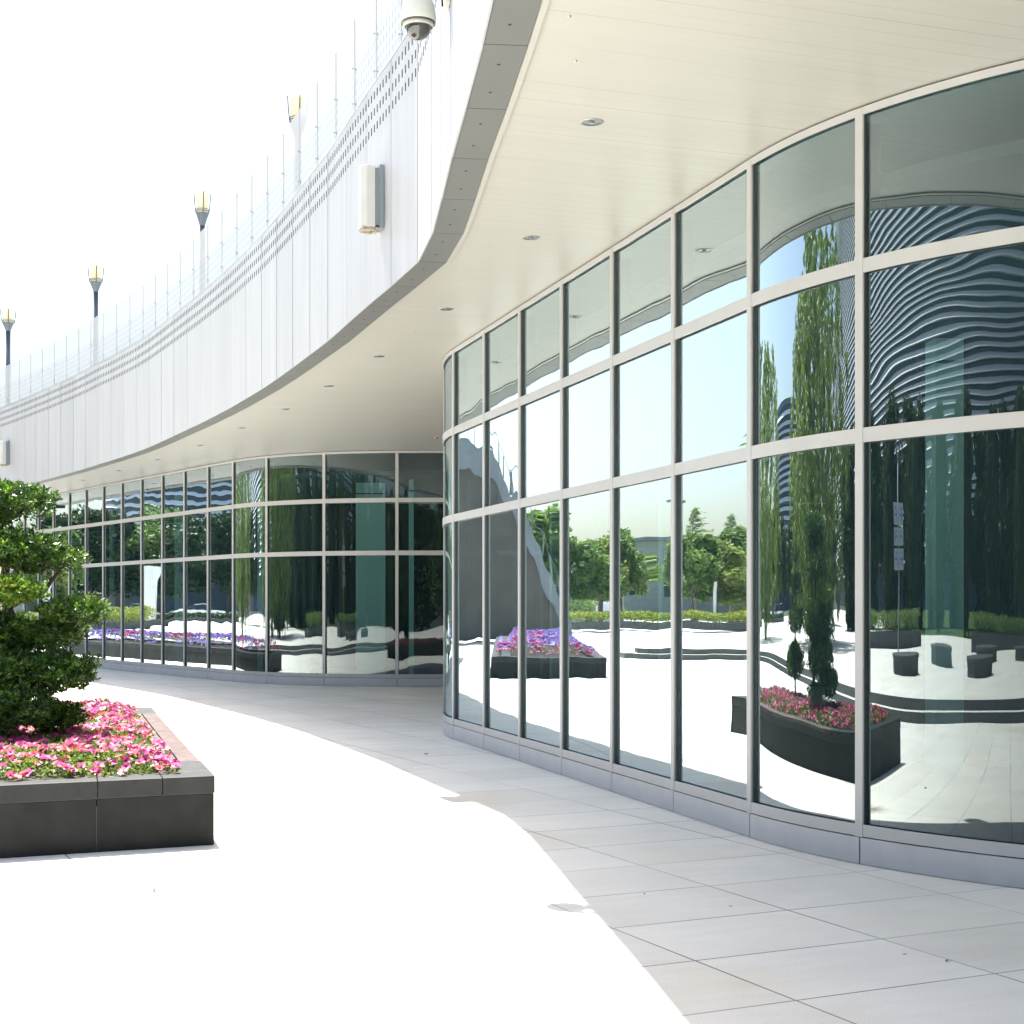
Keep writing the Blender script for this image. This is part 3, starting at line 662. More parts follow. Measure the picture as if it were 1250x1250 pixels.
# ------------------------------------------------------------------ planters
def planter(name, label, A, Bc, side, length, wood=True, cuts_front=(.348, .767, 1.7), cuts_side=(1.05, 2.2, 3.4, 4.6, 6.2), zt=.464, ct=.115, w=.35):
    """A right-front corner, Bc left-front corner, side unit vector along the right side"""
    A = Vector(A); Bc = Vector(Bc); side = Vector(side).normalized(); f = (Bc - A); fl = f.length; f = f / fl
    t = thing(name, label, 'planter', (A.x, A.y, 0))
    P = lambda u, v: (f * u + side * v)          # local plan coords (relative to A): u along front, v along side
    mb = MB()
    e = .012
    mb.hexa([P(e, e), P(e, length - e), P(fl - e, length - e), P(fl - e, e)][::-1] if (f.x * side.y - f.y * side.x) > 0 else [P(e, e), P(e, length - e), P(fl - e, length - e), P(fl - e, e)], 0.0, .30)
    mb.build('core', M_['mortar'], t)
    def quad(u0, u1, v0, v1):
        q = [P(u0, v0), P(u1, v0), P(u1, v1), P(u0, v1)]
        ar = sum(a.x * b.y - a.y * b.x for a, b in zip(q, q[1:] + q[:1])); return q if ar > 0 else q[::-1]
    def side_blocks(cuts, L, mk, z0, z1, nm, m):
        cs = [0] + [c for c in cuts if c < L] + [L]
        for a, b in zip(cs, cs[1:]):
            mb = MB(); mb.hexa(mk(a + (.002 if a else 0), b - (.002 if b < L else 0)), z0, z1); mb.build(nm, m, t, .003)
    zb = zt - ct
    g = M_['granite']; gc = M_['granite_cap']; i = .006
    fc = list(cuts_front[1:2]) + [cuts_front[2]]
    side_blocks(fc, fl - .02, lambda a, b: quad(a + .006, b + .006, i, .05), .0, zb - .003, 'granite_block', g)
    side_blocks(fc, fl - .02, lambda a, b: quad(a + .006, b + .006, length - .05, length - i), .0, zb - .003, 'granite_block', g)
    side_blocks(cuts_side, length - .12, lambda a, b: quad(i, .05, a + .06, b + .06), .0, zb - .003, 'granite_block', g)
    side_blocks(cuts_side, length - .12, lambda a, b: quad(fl - .05, fl - i, a + .06, b + .06), .0, zb - .003, 'granite_block', g)
    # mortar line under the cap
    mb = MB(); mb.hexa(quad(.010, fl - .01, .010, length - .01), zb - .0028, zb - .0002); mb.build('mortar_bed', M_['mortar'], t)
    # cap stones
    cf = [0] + list(cuts_front) + [fl]
    for a, b in zip(cf, cf[1:]):
        for v0, v1 in ((0, w), (length - w, length)):
            mb = MB(); mb.hexa(quad(a + (.002 if a else 0), b - (.002 if b < fl else 0), v0, v1), zb, zt); mb.build('cap_stone', gc, t, .004)
    cs = [w + .002] + [c for c in cuts_side] + [length - w - .002]
    for a, b in zip(cs, cs[1:]):
        for rs in (0, 1):
            u0, u1 = (0, w) if rs == 0 else (fl - w, fl)
            zz = zt if (not wood or rs == 1 or a < .5 or b > length - 1) else zt - .035
            mb = MB(); mb.hexa(quad(u0, u1, a + .002, b - .002), zb, zz); mb.build('cap_stone', gc, t, .004)
    if wood:
        for u0, u1 in ((.008, .155), (.167, .345)):
            mb = MB(); mb.hexa(quad(u0, u1, cuts_side[0] + .006, cuts_side[-1] - .006), zt - .033, zt - .001); mb.build('seat_slat', M_['wood'], t, .003)
    mb = MB(); mb.hexa(quad(w - .01, fl - w + .01, w - .01, length - w + .01), .31, zt - .06); mb.build('soil', M_['soil'], t)
    return t, A, f, side, fl
SD = (-.2870, .958)
planter('granite_planter', 'low charcoal granite planter with wooden seat slats and pink flowers', (-1.99, 10.155), (-4.40, 9.09), SD, 7.25)
fA = Vector((-9.39, 30.9)); fB = Vector((-11.58, 29.43)); LS = Vector((-.557, .83)).normalized()
planter('granite_planter', 'long dark granite planter full of purple flowers reflected in the far glass', fA, fB, LS, 22, False, (.35, .9, 1.8), tuple(1.5 * k for k in range(1, 14)))

def flower(mb, p, nrm, r, pm, cm):
    nrm = nrm.normalized(); up = Vector((0, 0, 1)) if abs(nrm.z) < .95 else Vector((1, 0, 0))
    a = nrm.cross(up).normalized(); b = nrm.cross(a)
    N = 10; ph = random.random() * 6.28; V = []
    for k in range(N):
        t = ph + 2 * math.pi * k / N; rr = r * (1.0 if k % 2 else .80) * random.uniform(.92, 1.06)
        V.append(p + (a * math.cos(t) + b * math.sin(t)) * rr + nrm * (r * random.uniform(-.12, .1)))
    for k in range(N):
        t = ph + 2 * math.pi * k / N
        V.append(p + (a * math.cos(t) + b * math.sin(t)) * r * .30 - nrm * r * .22)
    V.append(p - nrm * r * .5)
    F = [(k, (k + 1) % N, N + (k + 1) % N, N + k) for k in range(N)]
    mb.mesh_add(V, F, pm); mb.mesh_add(V, [(N + k, N + (k + 1) % N, 2 * N) for k in range(N)], cm)
def leafq(mb, p, d, L, w, m=0, fold=.25):
    d = d.normalized(); up = Vector((random.uniform(-1, 1), random.uniform(-1, 1), random.uniform(-.2, 1)))
    s = d.cross(up);
    if s.length < 1e-4: return
    s.normalize(); n = s.cross(d)
    V = [p, p + d * L * .5 + s * w + n * w * fold, p + d * L, p + d * L * .5 - s * w + n * w * fold]
    mb.mesh_add(V, [(0, 1, 2, 3)], m)
def bed(name, label, A, f, side, fl, length, inset, zbase, dens, palette, r0, hgt, leafn, cell=None):
    """palette(u,v)->material index"""
    mb = MB(); A = Vector(A); area = (fl - 2 * inset) * (length - 2 * inset)
    def surf(u, v):
        P = A + f * u + side * v
        du = min(u - inset, fl - inset - u); dv = min(v - inset, length - inset - v)
        ed = max(0, min(1, (min(du, dv) + .10) / .35))
        h = mnoise.noise(Vector((P.x * 2.1, P.y * 2.1, 3))) * .5 + mnoise.noise(Vector((P.x * 5, P.y * 5, 1))) * .3
        return P, zbase + hgt * (.35 + .65 * ed) + h * hgt * .45
    def normal(u, v):
        e = .04; P, z = surf(u, v); P1, z1 = surf(u + e, v); P2, z2 = surf(u, v + e)
        a = Vector((P1.x - P.x, P1.y - P.y, z1 - z)); b = Vector((P2.x - P.x, P2.y - P.y, z2 - z)); n = a.cross(b)
        if n.z < 0: n = -n
        return n.normalized()
    for _ in range(int(area * leafn)):
        u = random.uniform(inset - .07, fl - inset + .07); v = random.uniform(inset - .07, length - inset + .07)
        P, z = surf(u, v); zz = z - random.random() ** 2 * .12
        d = Vector((random.gauss(0, 1), random.gauss(0, 1), random.uniform(-.1, 1.1)))
        leafq(mb, Vector((P.x, P.y, zz)), d, random.uniform(.03, .055), random.uniform(.009, .015))
    for _ in range(int(area * dens)):
        u = random.uniform(inset - .09, fl - inset + .09); v = random.uniform(inset - .09, length - inset + .09)
        P, z = surf(u, v)
        if mnoise.noise(Vector((P.x * 3.3, P.y * 3.3, 9))) < -.14 and random.random() < .88: continue
        n = normal(u, v) + Vector((random.gauss(0, .35), random.gauss(0, .35) - .35, random.uniform(-.1, .3)))
        flower(mb, Vector((P.x, P.y, z + random.uniform(.005, .03))), n, r0 * random.uniform(.7, 1.12), palette(P, u, v), 5)
    o = mb.build(name, [M_['bedleaf'], M_['f_pink'], M_['f_mag'], M_['f_coral'], M_['f_pale'], M_['f_centre'], M_['f_purple']])
    tag(o, label, 'flowers'); o['kind'] = 'stuff'; return o
def pal1(P, u, v):
    k = mnoise.noise(Vector((P.x * 1.7, P.y * 1.7, 5))) + random.gauss(0, .22)
    if v < 1.3 and u > .5 and k < .0: return random.choice((3, 3, 1, 2))
    if k < -.38: return 3
    if k < -.05: return random.choice((2, 1, 2))
    if k < .38: return 1
    return random.choice((4, 1, 4, 1))
def pal2(P, u, v):
    if mnoise.noise(Vector((P.x * .7, P.y * .7, 2))) > .18 and u < 1.5 or v < .75: return random.choice((1, 2, 2))
    return 6
Av = Vector((-1.99, 10.155)); fv = (Vector((-4.40, 9.09)) - Av); fl0 = fv.length; fv /= fl0; sv0 = Vector(SD).normalized()
bed('petunia_bed', 'mixed pink, magenta and coral petunias filling the granite planter', Av, fv, sv0, fl0, 7.25, .30, .42, 175, pal1, .040, .15, 2100)
f2 = (fB - fA); fl2 = f2.length; f2 /= fl2
bed('purple_flower_bed', 'purple and pink flowers along the long dark planter', fA, f2, LS, fl2, 22, .32, .42, 85, pal2, .06, .32, 130)

# ------------------------------------------------------------------ cloud-pruned tree in the planter
def cloud_tree(x, y, pads, label, trunk, tuft=2500, group='cloud pruned trees in the granite planter'):
    t = thing('cloud_pruned_tree', label, 'tree', (x, y, .40), 0, group)
    mb = MB()
    for pts, r0, r1 in trunk:
        P = [Vector(q) - Vector((x, y, .40)) for q in pts]
        n = len(P); mb.tube(P, [r0 + (r1 - r0) * i / (n - 1) for i in range(n)], 9)
    mb.build('trunk', M_['bark'], t)
    tot = sum(p[1][0] * p[1][1] + p[1][0] * p[1][2] * 2 for p in pads)
    for (c, rd, yellow) in pads:
        mb = MB(); c = Vector(c) - Vector((x, y, .40)); ar = rd[0] * rd[1] + rd[0] * rd[2] * 2
        for _ in range(int(tuft * ar)):
            d = Vector((random.gauss(0, 1), random.gauss(0, 1), random.gauss(0, 1))).normalized()
            if d.z < -.25 and random.random() < .5: d.z = -d.z
            rr = random.random() ** .35
            lump = 1 + .20 * mnoise.noise(Vector((d.x * 2.2 + c.x * 3, d.y * 2.2, d.z * 2.2 + c.z * 5))) * 1.6 + .10 * mnoise.noise(Vector((d.x * 6, d.y * 6, d.z * 6 + c.x)))
            if d.z < 0: lump *= 1 - .25 * abs(d.z)
            p = c + Vector((d.x * rd[0], d.y * rd[1], d.z * rd[2])) * rr * lump
            out = (d * Vector((1, 1, 1)).length * .4 + Vector((0, 0, .75)) + Vector((random.gauss(0, .5), random.gauss(0, .5), random.gauss(0, .3)))).normalized()
            mi = 1 if random.random() < .24 + .25 * mnoise.noise(p * 4) else 0
            for k in range(8):
                dd = out * .75 + Vector((random.gauss(0, .7), random.gauss(0, .7), random.gauss(0, .45)))
                leafq(mb, p + out * random.uniform(-.02, .03), dd, random.uniform(.034, .058), random.uniform(.0065, .0100), mi)
        mb.build('foliage_pad', [M_['leaf_tip'], M_['leaf_yellow']] if yellow else [M_['leaf_pine'], M_['leaf_tip']], t)
    return t
def wx(px, y): return (px - 625) / 1850 * y
def wz(py, y): return 1.6 + (740 - py) / 1850 * y
pads = [((wx(2, 12.5), 12.5, wz(616, 12.5)), (.44, .45, .165), False),
        ((wx(-55, 12.5), 12.6, wz(640, 12.6)), (.45, .45, .25), False),
        ((wx(0, 12.3), 12.3, wz(672, 12.3)), (.50, .5, .16), False),
        ((wx(45, 12.4), 12.4, wz(684, 12.4)), (.37, .36, .15), False),
        ((wx(10, 11.9), 11.9, wz(724, 11.9)), (.27, .26, .12), True),
        ((wx(92, 12.3), 12.3, wz(748, 12.3)), (.28, .30, .12), False),
        ((wx(25, 12.4), 12.4, wz(778, 12.4)), (.54, .5, .14), False),
        ((wx(55, 12.1), 12.1, wz(826, 12.1)), (.42, .42, .19), False),
        ((wx(5, 12.0), 12.0, wz(824, 12.0)), (.40, .42, .2), False),
        ((wx(8, 11.75), 11.75, wz(868, 11.75)), (.36, .34, .19), False),
        ((wx(62, 12.2), 12.2, wz(878, 12.2)), (.28, .32, .12), False),
        ((wx(-60, 12.2), 12.2, wz(780, 12.2)), (.5, .45, .35), False)]
tx, ty = wx(12, 12.45), 12.45
trunk = [([(tx, ty, .40), (tx - .05, ty + .02, .9), (tx + .06, ty, 1.3), (tx - .06, ty, 1.75), (tx + .02, ty, 2.25)], .075, .025),
         ([(tx, ty, 1.15), (tx + .3, ty - .05, 1.35), (tx + .52, ty - .1, 1.5)], .03, .012),
         ([(tx, ty, 1.6), (tx + .3, ty, 1.75), (tx + .45, ty, 1.95)], .028, .01),
         ([(tx, ty, .8), (tx + .25, ty - .1, .9), (tx + .35, ty - .15, 1.0)], .03, .012),
         ([(tx, ty, 1.5), (tx - .2, ty - .3, 1.6), (tx - .1, ty - .5, 1.68)], .022, .01)]
cloud_tree(tx, ty, pads, 'cloud pruned evergreen tree with dense layered pads above the petunias', trunk, 3100)
# a second one at the planter's far end, seen in the glass
x2, y2 = -4.95, 13.9
pads2 = [((x2, y2, .95), (.5, .5, .22), False), ((x2 + .12, y2 - .1, 1.40), (.42, .42, .17), False), ((x2 - .1, y2, 1.80), (.34, .34, .15), False), ((x2 + .02, y2, 2.15), (.22, .22, .14), False)]
cloud_tree(x2, y2, pads2, 'second dark cloud pruned tree farther back in the flower planter', [([(x2, y2, .4), (x2 + .03, y2, 1.1), (x2, y2, 2.1)], .05, .015)], 2400)

# ------------------------------------------------------------------ trees across the plaza (seen in the glass)
def crown_mesh(kind, seed, h):
    random.seed(seed); mb = MB(); tk = MB()
    if kind in ('broad', 'bush'):
        lo = .34 if kind == 'broad' else .06
        tk.tube([(0, 0, 0), (.05, 0, h * .2), (-.05, .05, h * .45), (0, 0, h * .7)], [.03 * h, .024 * h, .016 * h, .008 * h], 8)
        cl = []
        for k in range(34 if kind == 'broad' else 60):
            a = random.random() * 6.28; rr = h * .34 * math.sqrt(random.random()); zz = h * random.uniform(lo, .93)
            sh = 1 - abs(zz / h - .58) / .5; rr *= max(.25, sh) ** .6
            c = Vector((rr * math.cos(a), rr * math.sin(a), zz)); cl.append((c, h * random.uniform(.07, .14)))
            if k < 9: tk.tube([(0, 0, h * .3), tuple(c * .55 + Vector((0, 0, h * .17))), tuple(c)], [.012 * h, .008 * h, .003 * h], 5)
        for c, r in cl:
            for _ in range(330):
                d = Vector((random.gauss(0, 1), random.gauss(0, 1), random.gauss(0, .7))); d = d.normalized() * r * random.random() ** .4
                leafq(mb, c + d, Vector((random.gauss(0, 1), random.gauss(0, 1), random.gauss(0, .6))), h * .045, h * .016)
    elif kind == 'column':      # poplar / willow column with hanging shoots
        tk.tube([(0, 0, 0), (.1, 0, h * .3), (-.05, 0, h * .9)], [.02 * h, .014 * h, .003 * h], 8)
        for k in range(560):
            zz = h * random.uniform(.12, 1.0); w = h * (.25 if seed == 7 else .14) * (math.sin(math.pi * min(1, (1.04 - zz / h) * .9 + .06)) ** .5)
            a = random.random() * 6.28; r = w * random.random() ** .5; p = Vector((r * math.cos(a), r * math.sin(a), zz)); L = h * random.uniform(.05, .12)
            for j in range(22):
                q = p + Vector((random.gauss(0, .06), random.gauss(0, .06), -L * j / 22 * (1 if zz < .9 * h else .5)))
                leafq(mb, q, Vector((random.gauss(0, .5), random.gauss(0, .5), -1)), .34, .055)
    else:                        # layered conifer
        tk.tube([(0, 0, 0), (0, 0, h * .98)], [.018 * h, .003 * h], 7)
        for k in range(60):
            zz = h * (.25 + .75 * k / 60); L = (1.03 - zz / h) * h * .30 + .15; a = k * 2.4
            tk.tube([(0, 0, zz), (L * math.cos(a), L * math.sin(a), zz + L * .12)], [.02, .008], 4)
            for j in range(70):
                s = random.random() ** .6; p = Vector((L * s * math.cos(a), L * s * math.sin(a), zz + L * s * .12)) + Vector((random.gauss(0, .13), random.gauss(0, .13), random.gauss(0, .07)))
                leafq(mb, p, Vector((math.cos(a) + random.gauss(0, .5), math.sin(a) + random.gauss(0, .5), random.gauss(0, .3))), .2, .035)
    return mb, tk
protos = {}
def tree(kind, key, leafm, x, y, z, s, rz, label, group, h0):
    k = (kind, key, leafm)
    if k not in protos:
        mb, tk = crown_mesh(kind, hash(key) % 1000 if not isinstance(key, int) else key, h0)
        t = thing({'broad': 'broadleaf_tree', 'bush': 'bushy_tree', 'column': 'willow_tree', 'conifer': 'conifer_tree'}[kind], label, 'tree', (x, y, z), rz, group)
        mb.build('crown', M_[leafm], t); tk.build('trunk', M_['bark_grey'], t); protos[k] = t
    else:
        t = dup(protos[k], (x, y, z), rz, label)
    t.scale = (s, s, s); return t

G1 = 'light green trees across the plaza'
TL = [(-45.2, 80.8, 7.4, 1, 'leaf_a', 'taller light green tree beyond the curved stair wall reflection'), (-48, 79, 5.4, 2, 'leaf_a', 'low green tree behind the clipped hedge nearest the taller tree'), (-50.5, 81, 5.6, 1, 'leaf_b', 'yellowish tree behind the hedge between two green ones'),
      (-52.7, 81.8, 6.3, 2, 'leaf_a', 'rounded green tree reflected beside the lamp mast'), (-53.3, 75.4, 5.9, 1, 'leaf_a', 'broad green tree left of the white pylon sign'), (-56.0, 76, 5.4, 2, 'leaf_b', 'yellowish broad tree right behind the white pylon sign'),
      (-60, 78, 6.4, 1, 'leaf_a', 'green tree to the right of the pylon sign'), (-47, 92, 5.2, 2, 'leaf_b', 'farther pale tree in the gap behind the hedge')]
for x, y, h, key, lm, lb in TL: tree('broad', key, lm, x, y, .3, h / 6, random.random() * 6, lb, G1, 6)
for x, y, h, lb in ((-73.2, 98.2, 9.4, 'thin layered conifer rising over the broad green tree'), (-75.7, 96.5, 8.8, 'thin layered conifer with a dense top beside the taller one'), (-79, 96, 8.2, 'shortest thin conifer at the right of the conifer row')):
    tree('conifer', 3, 'leaf_a', x, y, .3, h / 9, random.random() * 6, lb, 'thin conifers behind the light green trees', 9)
G2 = 'tall dark trees reflected in the far wing'
random.seed(11); ords = ['first', 'second', 'third', 'fourth', 'fifth', 'sixth', 'seventh', 'eighth', 'ninth', 'tenth', 'eleventh', 'twelfth', 'thirteenth', 'fourteenth', 'fifteenth', 'sixteenth', 'seventeenth', 'eighteenth', 'nineteenth', 'twentieth']
for k, (x, y, h) in enumerate([(-94, 112, 12), (-97.5, 108, 12.5), (-98, 104, 13), (-100, 101, 12.4), (-101, 98, 13.2), (-102, 95, 12), (-103, 91, 12.4), (-104, 87, 11.5), (-98, 83, 11), (-95, 76, 10.6), (-92, 68, 10.4), (-86, 60, 10.5), (-80, 52, 10), (-74, 46, 9.6), (-70, 40, 9.4), (-66, 33, 9.2)]):
    tree('broad', 5, 'leaf_dark' if k % 4 else 'leaf_a', x + random.uniform(-1, 1), y, .3, h / 11 * .80, random.random() * 6, ords[k] + ' tall tree of the row behind the parked cars, counted from the left', G2, 11)
G3 = 'hanging willows across the terrace'
wl = [(-36.1, 25.1, 14.0, 'tallest pale willow column reaching to the canopy edge'), (-38, 28.2, 12.5, 'slim willow column beside the tallest one'), (-36, 43.7, 11.5, 'willow column at the left edge of the curved pane')]
for x, y, h, lb in wl: tree('column', 7, 'leaf_poplar', x, y, .3, h / 13, random.random() * 6, lb, G3, 13).scale = (h / 13 * 1.9, h / 13 * 1.9, h / 13)
random.seed(5); n_ = 0
for k in range(17):
    a = R(80 + k * 6.2); d = 52 + random.uniform(-4, 6); x = -d * math.sin(a) + 2; y = d * math.cos(a) + 8
    tree('column', 8, 'leaf_willow' if k % 3 == 0 else 'leaf_dark', x, y, .0 if y < -44 else .3, random.uniform(8.2, 9.8) / 10, random.random() * 6, ords[k] + ' willow of the row beyond the terrace, counted from the signpost side', G3, 10)
for k in range(20):
    a = R(76 + k * 5.6); d = 64 + random.uniform(-3, 3); x = -d * math.sin(a) + 2; y = d * math.cos(a) + 8
    tree('bush', 9, 'leaf_dark', x, y, .0, random.uniform(9.5, 11) / 10, random.random() * 6, ords[k] + ' dark bushy tree filling the gaps behind the willow row', 'dark bushy trees behind the willows', 10)

# hedges on kerbs
def hedge(name, p0, p1, w, z0, kz, hz, lm, label, n=4500, ls=.12):
    p0 = Vector(p0); p1 = Vector(p1); d = (p1 - p0); L = d.length; d /= L; s = Vector((-d.y, d.x)); c = (p0 + p1) / 2
    t = thing(name, label, 'hedge', (c.x, c.y, z0), math.atan2(d.y, d.x), 'clipped hedges in stone kerbs')
    mb = MB()
    mb.box((0, -w / 2 + .075, kz / 2), (L, .15, kz)); mb.box((0, w / 2 - .075, kz / 2), (L, .15, kz)); mb.box((-L / 2 + .07, 0, kz / 2), (.15, w - .31, kz)); mb.box((L / 2 - .07, 0, kz / 2), (.15, w - .31, kz)); mb.box((0, 0, kz / 2 - .05), (L - .31, w - .31, kz - .1), 0, 0)
    mb.build('kerb', M_['seatstone'], t, .01)
    mb = MB()
    for _ in range(n):
        x = random.uniform(-L / 2 + .15, L / 2 - .15); y = random.uniform(-w / 2 + .1, w / 2 - .1); z = kz + (hz - kz) * random.random() ** .5 + mnoise.noise(Vector((x, y, 0))) * .08
        leafq(mb, Vector((x, y, z)), Vector((random.gauss(0, 1), random.gauss(0, 1), random.gauss(0, .8))), ls, ls * .35)
    mb.build('foliage', M_[lm], t)
hedge('clipped_hedge', (-37.5, 72.8), (-50.5, 64.6), 1.6, .32, .42, .95, 'hedge', 'low yellow green clipped hedge in a long stone kerb', 9000)
hedge('clipped_hedge', (-38.5, 78), (-45, 74), 1.4, .32, .3, 1.6, 'leaf_a', 'taller dark green clipped hedge behind the yellow green one', 5000, .14)
hedge('clipped_hedge', (-55, 73.5), (-61, 71), 1.5, .32, .42, 1.2, 'hedge', 'short clipped hedge to the right of the pylon sign', 3000)
hedge('clipped_hedge', (-34, 6), (-31, 16), 2.0, .32, .45, 1.05, 'leaf_a', 'grass green clipped hedge on the terrace before the willows', 4000)
hedge('clipped_hedge', (-30, -12), (-33, -2), 2.0, .32, .45, 1.0, 'leaf_a', 'grass green clipped hedge farther along the terrace', 4000)
hedge('clipped_hedge', (-78, 84), (-90, 72), 2, .32, .3, .62, 'leaf_dark', 'long clipped hedge in front of the parked cars', 5000, .2)

# round and square stone seats, signpost
def seat(x, y, label, s=2.3, group='dark stone seats on the upper terrace'):
    t = thing('stone_seat', label, 'stone seat', (x, y, .32), random.random(), group)
    mb = MB(); mb.hexa([(s / 2 * math.cos(a * math.pi / 4 + .39), s / 2 * math.sin(a * math.pi / 4 + .39)) for a in range(8)], 0, .27); mb.build('base', M_['seatstone'], t, .01)
    mb = MB(); mb.hexa([((s / 2 + .06) * math.cos(a * math.pi / 4 + .39), (s / 2 + .06) * math.sin(a * math.pi / 4 + .39)) for a in range(8)], .272, .34); mb.build('top', M_['seatstone'], t, .01)
for x, y, lb in ((-18, 8.5, 'dark eight sided stone seat under the signpost'), (-18, 1.8, 'dark eight sided stone seat right of the signpost'), (-22.5, 4.5, 'stone seat behind and between the two front seats'), (-24, -1, 'stone seat second from the right at the back'), (-21.5, -4.5, 'rightmost stone seat by the hedge')):
    seat(x, y, lb)
sx, sy = -20.8, 9.1
t = thing('signpost', 'tall signpost with six small square plates and a ringed top', 'signpost', (sx, sy, .32), R(-88))
mb = MB(); mb.tube([(0, 0, 0), (0, 0, 4.3)], .05, 10); mb.build('pole', M_['slate'], t)
mb = MB()
for k in range(16):
    pass
mb.tube([(.0, 0, 4.3), (.16, 0, 4.55), (.16, 0, 4.85), (0, 0, 5.15), (-.16, 0, 4.85), (-.16, 0, 4.55), (0, 0, 4.3)], .025, 8); mb.build('ring_top', M_['slate'], t)
for r_ in range(3):
    for c_ in (-1, 1):
        mb = MB(); mb.box((c_ * .27, 0, 3.35 - r_ * .58), (.46, .05, .50), 0, 0)
        # simple pictogram bars on the plate
        kx = c_ * .27; kz = 3.35 - r_ * .58
        for yy in (-.028, .028):
            mb.box((kx, yy, kz), (.30, .004, .06), 0, 1); mb.box((kx - .08 + .16 * ((r_ + c_) % 2), yy * 1.02, kz), (.06, .004, .30), 0, 1); mb.box((kx, yy, kz + .15), (.14, .004, .05), 0, 1)
        mb.build('plate', [M_['signgrey'], M_['signblue']], t)

# white pylon signs
def pylon(x, y, h, w, rz, label):
    t = thing('pylon_sign', label, 'sign', (x, y, .32), rz, 'white pylon signs')
    mb = MB(); mb.box((0, 0, .14), (w * 2.6, .9, .28)); mb.build('base', M_['granite_cap'], t)
    mb = MB(); mb.box((0, 0, .28 + h / 2), (w, .22, h)); mb.build('body', M_['white'], t, .01)
    mb = MB(); mb.box((-w * .2, -.113, .28 + h * .52), (w * .38, .012, h * .72)); mb.build('panel', M_['teal'], t)
pylon(-54.6, 74.5, 2.6, .85, R(-45), 'white pylon sign with a teal panel beside the hedge')
pylon(-62.5, 72.4, 3.6, 1.6, R(-60), 'wider white pylon sign reflected in the far wing')

# lamp mast
t = thing('lamp_mast', 'very tall slim lamp mast with a ring of floodlights behind the trees', 'lamp mast', (-87, 118, 0))
mb = MB(); mb.tube([(0, 0, 0), (0, 0, 11.9)], [.14, .07], 8); mb.build('pole', M_['slate'], t)
mb = MB(); mb.lathe((0, 0, 11.9), [(.3, 0), (.7, .1), (.6, .2), (.2, .3)], 12)
for k in range(6): mb.box((.9 * math.cos(k * 1.05), .9 * math.sin(k * 1.05), 11.9), (.4, .25, .2), k * 1.05)
mb.build('floodlight_ring', M_['slate'], t)

# low flat roofed buildings behind the trees
def low_building(x, y, w, d, h, rz, label, wall):
    t = thing('flat_roofed_building', label, 'building', (x, y, 0), rz, 'low buildings behind the trees')
    mb = MB(); mb.box((0, 0, h / 2), (w, d, h)); mb.build('wall', wall, t)
    mb = MB(); mb.box((0, 0, h + .2), (w + 1.2, d + 1.2, .35)); mb.build('roof', M_['slate'], t)
    n = int(w / 3)
    for k in range(n):
        mb = MB(); mb.box((-w / 2 + (k + .5) * w / n, -d / 2 - .02, h * .55), (w / n * .7, .06, h * .45)); mb.box((-w / 2 + (k + .5) * w / n, -d / 2 - .06, h * .55), (.08, .05, h * .45), 0, 1); mb.build('window', [M_['darkglass'], M_['white']], t)
low_building(-62, 112, 20, 8, 6.3, R(30), 'low blue grey flat roofed building behind the light green trees', M_['towerband'])
low_building(-98, 120, 24, 8, 8.2, R(38), 'longer flat roofed building behind the conifers', M_['concrete'])

# towers with white bands
def banded_tower(name, label, cx, cy, rad, a0, a1, h, per, white, group=None):
    t = thing(name, label, 'tower', (cx, cy, 0), 0, 'banded office towers')
    mb = MB(); n = 64
    P = [(rad * math.cos(a0 + (a1 - a0) * i / n), rad * math.sin(a0 + (a1 - a0) * i / n)) for i in range(n + 1)]
    for a, b in zip(P, P[1:]): mb.face([(a[0], a[1], 0), (b[0], b[1], 0), (b[0], b[1], h), (a[0], a[1], h)])
    # side and back walls
    mb.face([(P[0][0], P[0][1], 0), (P[0][0], P[0][1], h), (P[0][0] * .75, P[0][1] * .75, h), (P[0][0] * .75, P[0][1] * .75, 0)]); mb.face([(P[-1][0], P[-1][1], 0), (P[-1][0] * .75, P[-1][1] * .75, 0), (P[-1][0] * .75, P[-1][1] * .75, h), (P[-1][0], P[-1][1], h)])
    for a, b in zip(P, P[1:]): mb.face([(b[0] * .75, b[1] * .75, 0), (a[0] * .75, a[1] * .75, 0), (a[0] * .75, a[1] * .75, h), (b[0] * .75, b[1] * .75, h)])
    mb.build('glazed_wall', M_['towerglass'], t)
    mb = MB(); r2 = rad + 1.0; z = 8
    Q = [(r2 * math.cos(a0 + (a1 - a0) * i / n), r2 * math.sin(a0 + (a1 - a0) * i / n)) for i in range(n + 1)]
    while z < h:
        for i in range(n):
            a, b, c, d = P[i], P[i + 1], Q[i + 1], Q[i]
            mb.face([(d[0], d[1], z), (c[0], c[1], z), (b[0], b[1], z + white), (a[0], a[1], z + white)])  # band face leans back, its slope shaped to catch the sun
            mb.face([(a[0], a[1], z), (b[0], b[1], z), (c[0], c[1], z), (d[0], d[1], z)])
        z += per
    o = mb.build('balcony_bands', M_['towerband'], t); o['kind'] = 'stuff'
    mb = MB(); mb.hexa([(p[0], p[1]) for p in P] + [(p[0] * .75, p[1] * .75) for p in P[::-1]], h, h + 1.5); mb.build('roof', M_['slate'], t)
banded_tower('banded_tower', 'huge curved office tower with white balcony bands reflected at the right', -575, -232, 400, R(-60), R(100), 128, 1.6, .88)
banded_tower('banded_tower', 'smaller banded tower reflected over the trees in the far wing', -412, 268, 50, R(-95), R(40), 60, 2.6, 1.15)

